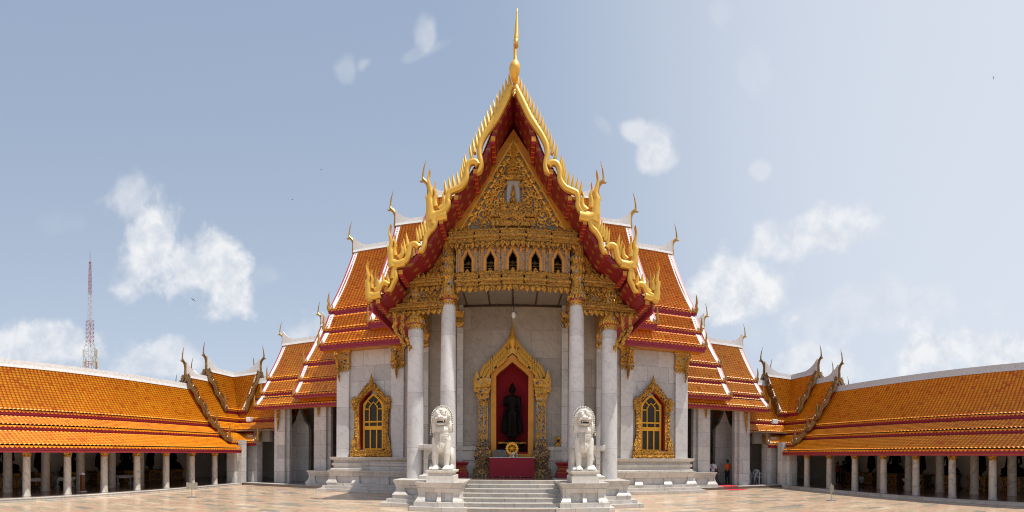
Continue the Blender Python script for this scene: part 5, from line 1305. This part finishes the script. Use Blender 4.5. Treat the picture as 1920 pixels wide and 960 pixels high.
# --- furniture of the galleries
def seated(label, grp):
    B = empty('seated_statue', (0, 0, 0), label, 'statue', grp); S = []
    e = lambda c, r, *t: S.append(('e', c, r, *t)); cp = lambda a, b, r0, r1: S.append(('c', a, b, r0, r1))
    e((0, 0, .25), (.42, .34, .18)); e((0, .05, .6), (.26, .18, .35)); e((0, .04, .88), (.34, .17, .16)); e((0, .03, 1.22), (.15, .16, .19)); cp((0, .03, .95), (0, .03, 1.1), .08, .08); e((0, .04, 1.41), (.09, .09, .08)); cp((0, .04, 1.45), (0, .04, 1.6), .04, .012)
    for s in (-1, 1):
        cp((s*.18, .05, .2), (s*.58, -.12, .14), .16, .13); cp((s*.55, -.14, .13), (s*-.05, -.3, .12), .12, .08)
        cp((s*.36, .04, .88), (s*.44, .03, .52), .09, .07); e((s*.15, .03, 1.2), (.02, .04, .1))
        if s < 0: cp((s*.44, .03, .52), (s*.42, -.28, .25), .065, .05)
        else: cp((s*.44, .03, .52), (s*.05, -.25, .33), .065, .05)
        for f in range(4): cp((s*.42 if s < 0 else .03-.0*f, -.3 if s < 0 else -.26-.02*f, .26 if s < 0 else .32), ((s*.40-.02*f) if s < 0 else -.12, -.36 if s < 0 else -.27-.025*f, .13 if s < 0 else .32), .018, .013)
    e((0, -.13, 1.2), (.02, .03, .04))
    sculpt('body', S, BRONZE, B, .03, 2)
    b = MB(); b.rect(-.55, .55, -.4, .35, [(-.22, .06), (-.12, .08), (-.08, 0), (0, .02), (.06, .08)]); b.build('lotus_base', BRONZE, B)
    return B
sgrp = 'dark statues along the gallery wall'; 
SIT = seated('dark seated statue', sgrp); STA = standing('standing_statue', 2.3, BRONZE, 'dark standing statue', 'statue', sgrp, .045)
def pedestal_thing():
    p = empty('gilt_pedestal', (0, 0, 0), 'gilt carved pedestal', 'pedestal', 'gilt pedestals under the gallery statues')
    b = MB(); b.rect(-.6, .6, -.5, .5, [(0, .08), (.1, .08), (.14, .0), (.2, .03), (.24, -.04), (.66, -.04), (.7, .04), (.76, .0), (.8, .1), (.88, .12)]); b.build('pedestal_body', MOSD, p)
    b = MB()
    for x0, x1 in ((-.6, -.5), (.5, .6)): b.box(x0, x1, -.53, -.46, .22, .68)
    for k in range(9): leaf(b, (-.56+k*.14, .8), -PI/2, .16, .13, MY(-.6), 0, .05, 0); leaf(b, (-.56+k*.14, .1), PI/2, .14, .13, MY(-.6), 0, .05, 0)
    b.box(-.7, .7, -.61, -.58, .82, .87); b.build('gilt_carving', GOLDD, p); return p
PED = pedestal_thing()
ORD = ['first', 'second', 'third', 'fourth', 'fifth', 'sixth', 'seventh']
first = {}
def place(proto, loc, rz, label, sc=1.0):
    if proto.name not in first: first[proto.name] = 1; o = proto
    else: o = copy_tree(proto)
    o.location = loc; o.rotation_euler.z = rz; o.scale = (sc, sc, sc); tag(o, label); return o
for s in (-1, 1):
    side = 'left' if s < 0 else 'right'
    for k in range(7):
        y = 9.65+2.27*k+(.25 if s > 0 else 0); stand = (k % 2 == 1) if s < 0 else (k % 2 == 1)
        where = f'{ORD[k]} from the {side} edge of the photo'
        place(PED, (s*23.75, y, .15), s*-PI/2, f'gilt carved pedestal in the {side} gallery, {where}')
        place(STA if stand else SIT, (s*23.75, y, 1.03 if stand else 1.25), s*-PI/2, f"dark {'standing' if stand else 'seated'} statue in the {side} gallery, {where}", 1.0 if stand else (1.0 if k % 4 else 1.1))
# white benches
def bench():
    p = empty('white_bench', (0, 0, 0), 'low white bench', 'bench', 'low white benches in the galleries')
    b = MB(); b.rect(-.62, .62, -.22, .22, [(.50, 0), (.56, .02), (.6, .02)]); b.rect(-.56, .56, -.18, .18, [(.42, 0), (.5, 0)]); b.build('bench_top', WHITEP, p)
    for x in (-.54, .54):
        b = MB(); b.tube([(x, 0, .45), (x*.98, -.02, .25), (x*1.03, -.04, .0)], [.06, .04, .05], n=8, ref=Vector((1, 0, 0))); b.box(x-.04, x+.04, -.18, .18, .02, .1); b.build('leg', WHITEP, p)
    return p
BN = bench()
for s, y, lb in ((-1, 10.9, 'low white bench at the far left between the first two thick gallery pillars'), (-1, 13.05, 'low white bench behind the second slim post of the left gallery'), (-1, 17.6, 'short white bench beside the spiral veined pillar of the left gallery'), (1, 16.6, 'low white bench beside a thick pillar in the right gallery')):
    place(BN, (s*22.6, y, .15), s*-PI/2, lb)
# posters
for y, lb in ((13.05, 'yellowed poster with a small dark figure on the gallery wall, left one'), (15.55, 'yellowed poster on the gallery wall beside the wooden post, right one')):
    t = empty('wall_poster', (-24.78, y, 1.35), lb, 'poster', 'small posters on the left gallery wall')
    b = MB(); b.box(-24.798, -24.78, y-.2, y+.2, 1.0, 1.6); b.build('sheet', plain('paper', (.5, .44, .25), .8), t)
    b = MB(); b.prism([(y-.07, 1.1), (y+.07, 1.1), (y+.03, 1.25), (y+.015, 1.42), (y-.015, 1.42), (y-.03, 1.25)], lambda a, c, d: (-24.779+d, a, c), 0, .004); b.build('printed_figure', DARK, t)
# small notice, right gallery
v = PX(1503.5, 866, 23.5)
# wooden bollard with white cap
v = PX(154, 905, -19.6); t = empty('wooden_post', (-19.6, v.y, .15), 'short varnished wooden post with white cap on the gallery edge', 'post')
b = MB(); b.rect(-19.68, -19.52, v.y-.08, v.y+.08, [(.18, 0), (1.05, 0)]); b.build('post', plain('varnished_wood', (.20, .065, .02), .3), t)
b = MB(); b.rect(-19.68, -19.52, v.y-.08, v.y+.08, [(1.05, .02), (1.1, .04), (1.14, .02), (1.18, -.04)]); b.build('cap', WHITEP, t)
b = MB(); b.rect(-19.8, -19.4, v.y-.2, v.y+.2, [(.15, 0), (.18, 0)]); b.build('base', WHITEP, t)
# courtyard sign stands
def sign_stand(x, y, lb, sc):
    v = None; r = 2.25*F/(y-850.5+ (x-CX)*-.0); th = (x-CX)/F; X, Y = r*math.sin(th), r*math.cos(th)
    t = empty('sign_stand', (X, Y, 0), lb, 'sign stand', 'steel sign stands in the courtyard')
    b = MB(); b.lathe([(0, .26), (.02, .26), (.035, .2), (.04, .03)], X, Y, 20); b.build('base', STEEL, t)
    b = MB(); b.lathe([(.03, .022), (.8, .02)], X, Y, 10); b.lathe([(.76, .0), (.78, .03), (.82, .03), (.86, .0)], X, Y, 8); b.build('pole', STEEL, t)
    a = th; ca, sa = math.cos(a), math.sin(a)
    if sc: pl = [(-.28, -.02), (.28, -.02), (.28, .03), (-.28, .03)]
    else: pl = [(-.09, -.06), (.12, -.06), (.12, .05), (-.09, .05)]
    b = MB()
    for (p_, z0, z1) in ((pl, .42, .76),): b.prism([(X+u*ca+w_*sa, Y-u*sa+w_*ca) for u, w_ in p_], lambda a_, c_, d: (a_, c_, d), z0, z1)
    b.build('plate', plain('weathered_plate', (.34, .31, .25), .4, .4, .4, 9), t)
sign_stand(360, 934, 'steel sign stand with broad weathered plate on the left of the courtyard', 1)
sign_stand(1559, 935, 'steel sign stand with narrow folded plate on the right of the courtyard', 0)
# floodlights
for s, lb in ((-1, 'white floodlight on the roof board of the left corner pavilion'), (1, 'white floodlight on the roof board of the right corner pavilion')):
    X, Y, Z = s*18.1, 25.55, 4.6
    t = empty('floodlight', (X, Y, Z), lb, 'floodlight', 'white floodlights'); b = MB(); b.rect(X-.2, X+.2, Y-.05, Y+.1, [(Z-.02, 0), (Z+.04, .02), (Z+.26, .02), (Z+.3, 0)]); b.build('housing', WHITEP, t)
    b = MB(); b.tube([(X-.24, Y+.1, Z+.14), (X-.24, Y+.3, Z+.1), (X+.24, Y+.3, Z+.1), (X+.24, Y+.1, Z+.14)], .015, 5); b.build('bracket', STEEL, t)
for s, lb in ((-1, 'white ribbed box under the eave on top of the left porch pier'), (1, 'white ribbed box under the eave on top of the right porch pier')):
    v = P(606, 748, 25.85); X = v.x*-s if False else s*abs(v.x); t = empty('ribbed_box', (X, 25.8, v.z), lb, 'lamp box', 'ribbed boxes on the porch piers'); b = MB()
    for k in range(4): b.rect(X-.2, X+.2, 25.7, 25.95, [(v.z-.14+k*.075, 0), (v.z-.08+k*.075, .01), (v.z-.075+k*.075, -.01)])
    b.build('housing', WHITEP, t)
# red carpet
b = MB(); b.prism([(23.75, .004), (24.87, .004), (24.87, .166), (26.1, .166), (26.1, .178), (24.858, .178), (24.858, .016), (23.75, .016)], lambda a, c, d: (d, a, c), 13.45, 14.6)
tag(b.build('carpet', REDCAR), 'small red carpet laid over the low marble step of the right side porch', 'carpet')
# white plastic chairs
def chair():
    p = empty('plastic_chair', (0, 0, 0), 'white plastic chair', 'chair', 'white plastic chairs in the right link')
    b = MB(); b.rect(-.23, .23, -.22, .22, [(.40, .0), (.43, .01), (.44, -.0)]); b.build('seat', WHITEP, p)
    for x, y in ((-.21, -.2), (.21, -.2), (-.21, .2), (.21, .2)):
        b = MB(); b.tube([(x*1.12, y*1.2, 0), (x, y, .41)], [.022, .028], 6); b.build('leg', WHITEP, p)
    b = MB(); b.tube(crom([(-.22, .2, .42), (-.24, .26, .7), (-.15, .29, .88), (.15, .29, .88), (.24, .26, .7), (.22, .2, .42)], 5), .022, 6)
    for x in (-.1, 0, .1): b.tube([(x, .2, .43), (x*1.1, .27, .65), (x, .29, .88)], .018, 5)
    b.build('backrest', WHITEP, p); 
    for x in (-.25, .25):
        b = MB(); b.tube([(x*.9, -.2, .42), (x, -.2, .62), (x, .1, .64), (x*.96, .25, .66)], .02, 6); b.build('armrest', WHITEP, p)
    return p
CH = chair(); CH.scale = (1.15, 1.15, 1.15)
c0 = P(1423, 900, 26.9); CH.location = (c0.x, 26.9, .149); CH.rotation_euler.z = 1.9; tag(CH, 'white plastic chair in front of its twin at the right link')
c2 = copy_tree(CH); c2.location = (c0.x-.25, 27.6, .149); c2.rotation_euler.z = 1.7; tag(c2, 'white plastic chair half hidden behind another at the right link')
t = empty('dark_desk', (c0.x-.75, 28, .149), 'small dark desk in shade behind the plastic chairs', 'desk'); X = c0.x-.75
b = MB(); b.box(X-.5, X+.5, 27.8, 28.4, .78, .84); b.build('desk_top', WOODD, t); b = MB(); b.box(X-.46, X-.4, 27.85, 28.35, .15, .78); b.box(X+.4, X+.46, 27.85, 28.35, .15, .78); b.box(X-.46, X+.46, 28.3, 28.34, .3, .78); b.build('desk_frame', WOODD, t)

# ------------------------------------------------------------------ people
SKIN = plain('skin_brown', (.20, .105, .06), .55, 0, .08); HAIR = plain('black_hair', (.012, .01, .009), .5)
def person(loc, rz, lb, shirt, trousers, pose='stand', H=1.7, hands='behind', bag=False):
    p = empty('person', loc, lb, 'person', None, rz); k = H/1.7
    def mk(nm, parts, mat, vx=.018):
        q = []
        for a in parts:
            if a[0] == 'e': q.append(('e', tuple(x*k for x in a[1]), tuple(x*k for x in a[2]), *a[3:]))
            else: q.append(('c', tuple(x*k for x in a[1]), tuple(x*k for x in a[2]), a[3]*k, a[4]*k))
        return sculpt(nm, q, mat, p, vx, 2)
    if pose == 'stand':
        hz = .9; dx = 0; hip = lambda s: (s*.09, 0, hz); kn = lambda s: (s*.095, -.02, .48); an = lambda s: (s*.10, .02, .09); lean = 0; top = 0
    elif pose == 'bend':
        hz = .88; hip = lambda s: (s*.09, 0, hz); kn = lambda s: (s*.12, -.12, .48); an = lambda s: (s*.12, .05, .09); lean = -.38; top = -.1
    else:
        hz = .16; hip = lambda s: (s*.1, 0, hz); kn = lambda s: (s*.36, -.3, .14); an = lambda s: (s*-.05, -.34, .07); lean = -.12; top = 0
    T = lambda x, y, z: (x, y+lean*(z-hz)/.5, z+top*(z-hz)/.5)
    body = [('e', T(0, -.01, hz+.69), (.078, .095, .115)), ('c', T(0, .0, hz+.5), T(0, 0, hz+.62), .055, .05), ('e', T(0, 0, hz+.35), (.15, .1, .15)), ('e', T(0, 0, hz+.12), (.13, .1, .18)), ('e', (0, 0, hz), (.15, .11, .11)),
            ('e', T(0, -.105, hz+.68), (.015, .02, .025)), ('e', T(0, -.09, hz+.64), (.03, .02, .01))]
    for s in (-1, 1):
        body += [('c', hip(s), kn(s), .085, .055), ('c', kn(s), an(s), .052, .038), ('e', (an(s)[0], an(s)[1]-.07, .04), (.045, .12, .04)), ('e', T(s*.08, 0, hz+.68), (.012, .02, .03))]
        if pose == 'stand' and hands == 'behind': el, wr, hd = (s*.25, .06, hz+.22), (s*.08, .14, hz+.08), (s*-.02, .15, hz+.05)
        elif pose == 'stand': el, wr, hd = (s*.24, .0, hz+.2), (s*.23, -.04, hz-.05), (s*.22, -.06, hz-.14)
        elif pose == 'bend': el, wr, hd = T(s*.22, -.08, hz+.3), (s*.14, -.42, hz-.05), (s*.12, -.44, hz-.16)
        else: el, wr, hd = T(s*.22, -.05, hz+.25), (s*.2, -.25, hz+.08), (s*.18, -.32, hz+.06)
        sh_ = T(s*.17, 0, hz+.45); body += [('c', sh_, el, .048, .038), ('c', el, wr, .036, .026), ('e', tuple((a+b_)/2 for a, b_ in zip(wr, hd)), (.035, .03, .045))]
        for f in range(4): body.append(('c', (hd[0]+(f-1.5)*.016, hd[1], hd[2]+.01), (hd[0]+(f-1.5)*.018, hd[1]-.01, hd[2]-.045+.006*abs(f-1.5)), .009, .008))
        body.append(('c', (wr[0]-s*.02, wr[1]-.01, wr[2]-.02), (hd[0]-s*.04, hd[1]-.02, hd[2]), .010, .009))
    mk('body', body, SKIN, .014)
    S = [('e', T(0, 0, hz+.36), (.175, .125, .17)), ('e', T(0, 0, hz+.15), (.16, .12, .2)), ('e', T(0, 0, hz+.03), (.165, .125, .07))]
    for s in (-1, 1):
        if pose == 'stand' and hands == 'behind': el = (s*.25, .06, hz+.22)
        elif pose == 'stand': el = (s*.24, .0, hz+.2)
        else: el = T(s*.22, -.06, hz+.28)
        sh_ = T(s*.165, 0, hz+.44); m_ = tuple(a+(b_-a)*.75 for a, b_ in zip(sh_, el)); S.append(('c', sh_, m_, .07, .065))
    mk('shirt', S, shirt, .02)
    Q = [('e', (0, 0, hz-.02), (.16, .122, .11))]
    for s in (-1, 1):
        a = an(s); Q += [('c', hip(s), kn(s), .1, .075), ('c', kn(s), (a[0], a[1], a[2]+.02), .072, .055)]
    mk('trousers', Q, trousers, .02)
    mk('hair', [('e', T(0, .02, hz+.73), (.088, .098, .09)), ('e', T(0, .05, hz+.68), (.08, .07, .09))], HAIR, .014)
    if bag: mk('bag_strap', [('c', T(s*.16, .13*(1), hz+.45-.0), T(s*-.16, .13, hz+.05), .016, .016) for s in (1,)]+[('e', (-.2, .05, hz+.0), (.05, .12, .12))], HAIR, .014)
    return p
ORG = plain('orange_cloth', (.75, .13, .015), .8); WHT = plain('white_cloth', (.62, .60, .62), .8); BGE = plain('beige_cloth', (.3, .24, .19), .85); DKT = plain('dark_cloth', (.012, .013, .02), .85); RDC = plain('red_shirt', (.22, .015, .02), .85)
def at(x, Y): return P(x, 860, Y).x
person((at(1364, 27.6), 27.6, .15), PI, 'person in orange shirt and dark trousers standing with hands clasped behind', ORG, DKT, H=1.78)
person((at(1337, 27.2), 27.2, .15), PI-.3, 'person in white shirt with a dark shoulder strap walking into the porch', WHT, DKT, H=1.78, hands='side', bag=True)
person((at(1350, 28.0), 28.0, .15), -PI/2-.6, 'person in beige clothes bending forward in the right porch', BGE, BGE, 'bend', H=1.7)
def atx(x, X): th = (x-CX)/F; return X/math.tan(th)
person((21.8, atx(1617, 21.8), .16), -PI/2, 'person in white shirt sitting on the floor of the right gallery', WHT, DKT, 'sit', H=1.65)
person((22.2, atx(1571, 22.2), .16), PI/2+.4, 'person in red shirt standing in the shade of the right gallery', RDC, DKT, H=1.62, hands='side')
person((22.4, atx(1580.5, 22.4), .16), PI/2+.2, 'person in dark clothes standing beside the person in red', DKT, DKT, H=1.68, hands='side')

# ------------------------------------------------------------------ radio mast and birds
t = empty('radio_mast', (0, 0, 0), 'distant red and white lattice radio mast above the left gallery roof', 'mast')
R_ = 130.0; D_ = (P(168, 850, 1)-Vector((0, 0, EYE))); D_.z = 0; D_.normalize(); mx, my = D_.x*R_, D_.y*R_
def mz(y): return EYE+(849-y)/F*R_
tg_ = D_.cross(Vector((0, 0, 1)))
red = plain('mast_red', (.26, .08, .09), .6); wht = plain('mast_white', (.42, .43, .45), .6)
def section(z0, z1, w0, w1, n, mat, nm, th_):
    b = MB(); cs = ((-1, -1), (1, -1), (1, 1), (-1, 1))
    def c(i, z): w_ = w0+(w1-w0)*(z-z0)/(z1-z0); q = cs[i % 4]; return (mx+q[0]*w_/2, my+q[1]*w_/2, z)
    for i in range(4):
        b.tube([c(i, z0), c(i, z1)], th_*.65, 5)
        for k in range(n):
            za, zb = z0+(z1-z0)*k/n, z0+(z1-z0)*(k+1)/n; b.tube([c(i, za), c(i+1, zb)] if k % 2 else [c(i+1, za), c(i, zb)], th_*.42, 4); b.tube([c(i, zb), c(i+1, zb)], th_*.42, 4)
    b.build(nm, mat, t)
section(0, mz(720), 5.0, 3.6, 8, wht, 'lower_lattice', .14); section(mz(720), mz(680), 3.6, 2.9, 3, red, 'lattice_section', .13); section(mz(680), mz(647), 2.9, 2.2, 3, wht, 'lattice_section', .12)
section(mz(647), mz(602), 1.75, 1.7, 6, red, 'lattice_section', .11); section(mz(602), mz(553), 1.0, .9, 9, wht, 'lattice_section', .07); section(mz(553), mz(492), .85, .45, 10, red, 'lattice_section', .08)
b = MB(); b.tube([(mx, my, mz(492)), (mx, my, mz(470))], [.09, .05], 5); b.ball((mx, my, mz(493)), .3, 8, 6); b.build('tip', red, t)
ant = plain('antenna_panel', (.5, .5, .42), .6)
for (a_, y0, y1) in ((-1.9, 668, 655), (-1.9, 690, 676), (1.6, 668, 652), (2.2, 672, 655), (1.9, 692, 672), (2.4, 690, 676), (1.1, 684, 668), (-1.2, 688, 672)):
    b = MB(); px_, py_ = mx+tg_.x*a_, my+tg_.y*a_; b.rect(px_-.22, px_+.22, py_-.22, py_+.22, [(mz(y0), -.04), (mz(y0)+.1, 0), (mz(y1)-.1, 0), (mz(y1), -.04)]); b.tube([(px_, py_, mz(y0)+.6), (mx, my, mz(y0)+.7)], .05, 4); b.build('antenna', ant, t)
def bird():
    p = empty('bird', (0, 0, 0), 'bird', 'bird', 'birds in the sky'); sculpt('body', [('e', (0, 0, 0), (.05, .16, .05)), ('e', (0, -.16, .02), (.035, .05, .035)), ('c', (0, .1, 0), (0, .26, 0), .035, .02), ('e', (.14, .0, .03), (.14, .055, .014)), ('e', (-.14, .0, .03), (.14, .055, .014)), ('e', (.32, .04, .02), (.14, .035, .01)), ('e', (-.32, .04, .02), (.14, .035, .01))], DKT, p, .014, 1); return p
BD = bird(); dk_ = 0
for x, y, D, rz, lb in ((362, 562, 55, 1.2, 'small dark bird gliding before the clouds above the left gallery'), (548, 374, 75, .4, 'tiny dark bird high in the sky, left of the main gable'), (602, 318, 85, .8, 'tiniest bird, highest in the sky left of the gable'), (1863, 146, 85, .3, 'tiny bird at the upper right corner of the sky')):
    d = P(x, y, 10)-Vector((0, 0, EYE)); d.normalize(); o = place(BD, tuple(Vector((0, 0, EYE))+d*D), rz, lb, .9 if D < 60 else .6); o.rotation_euler.y = .5
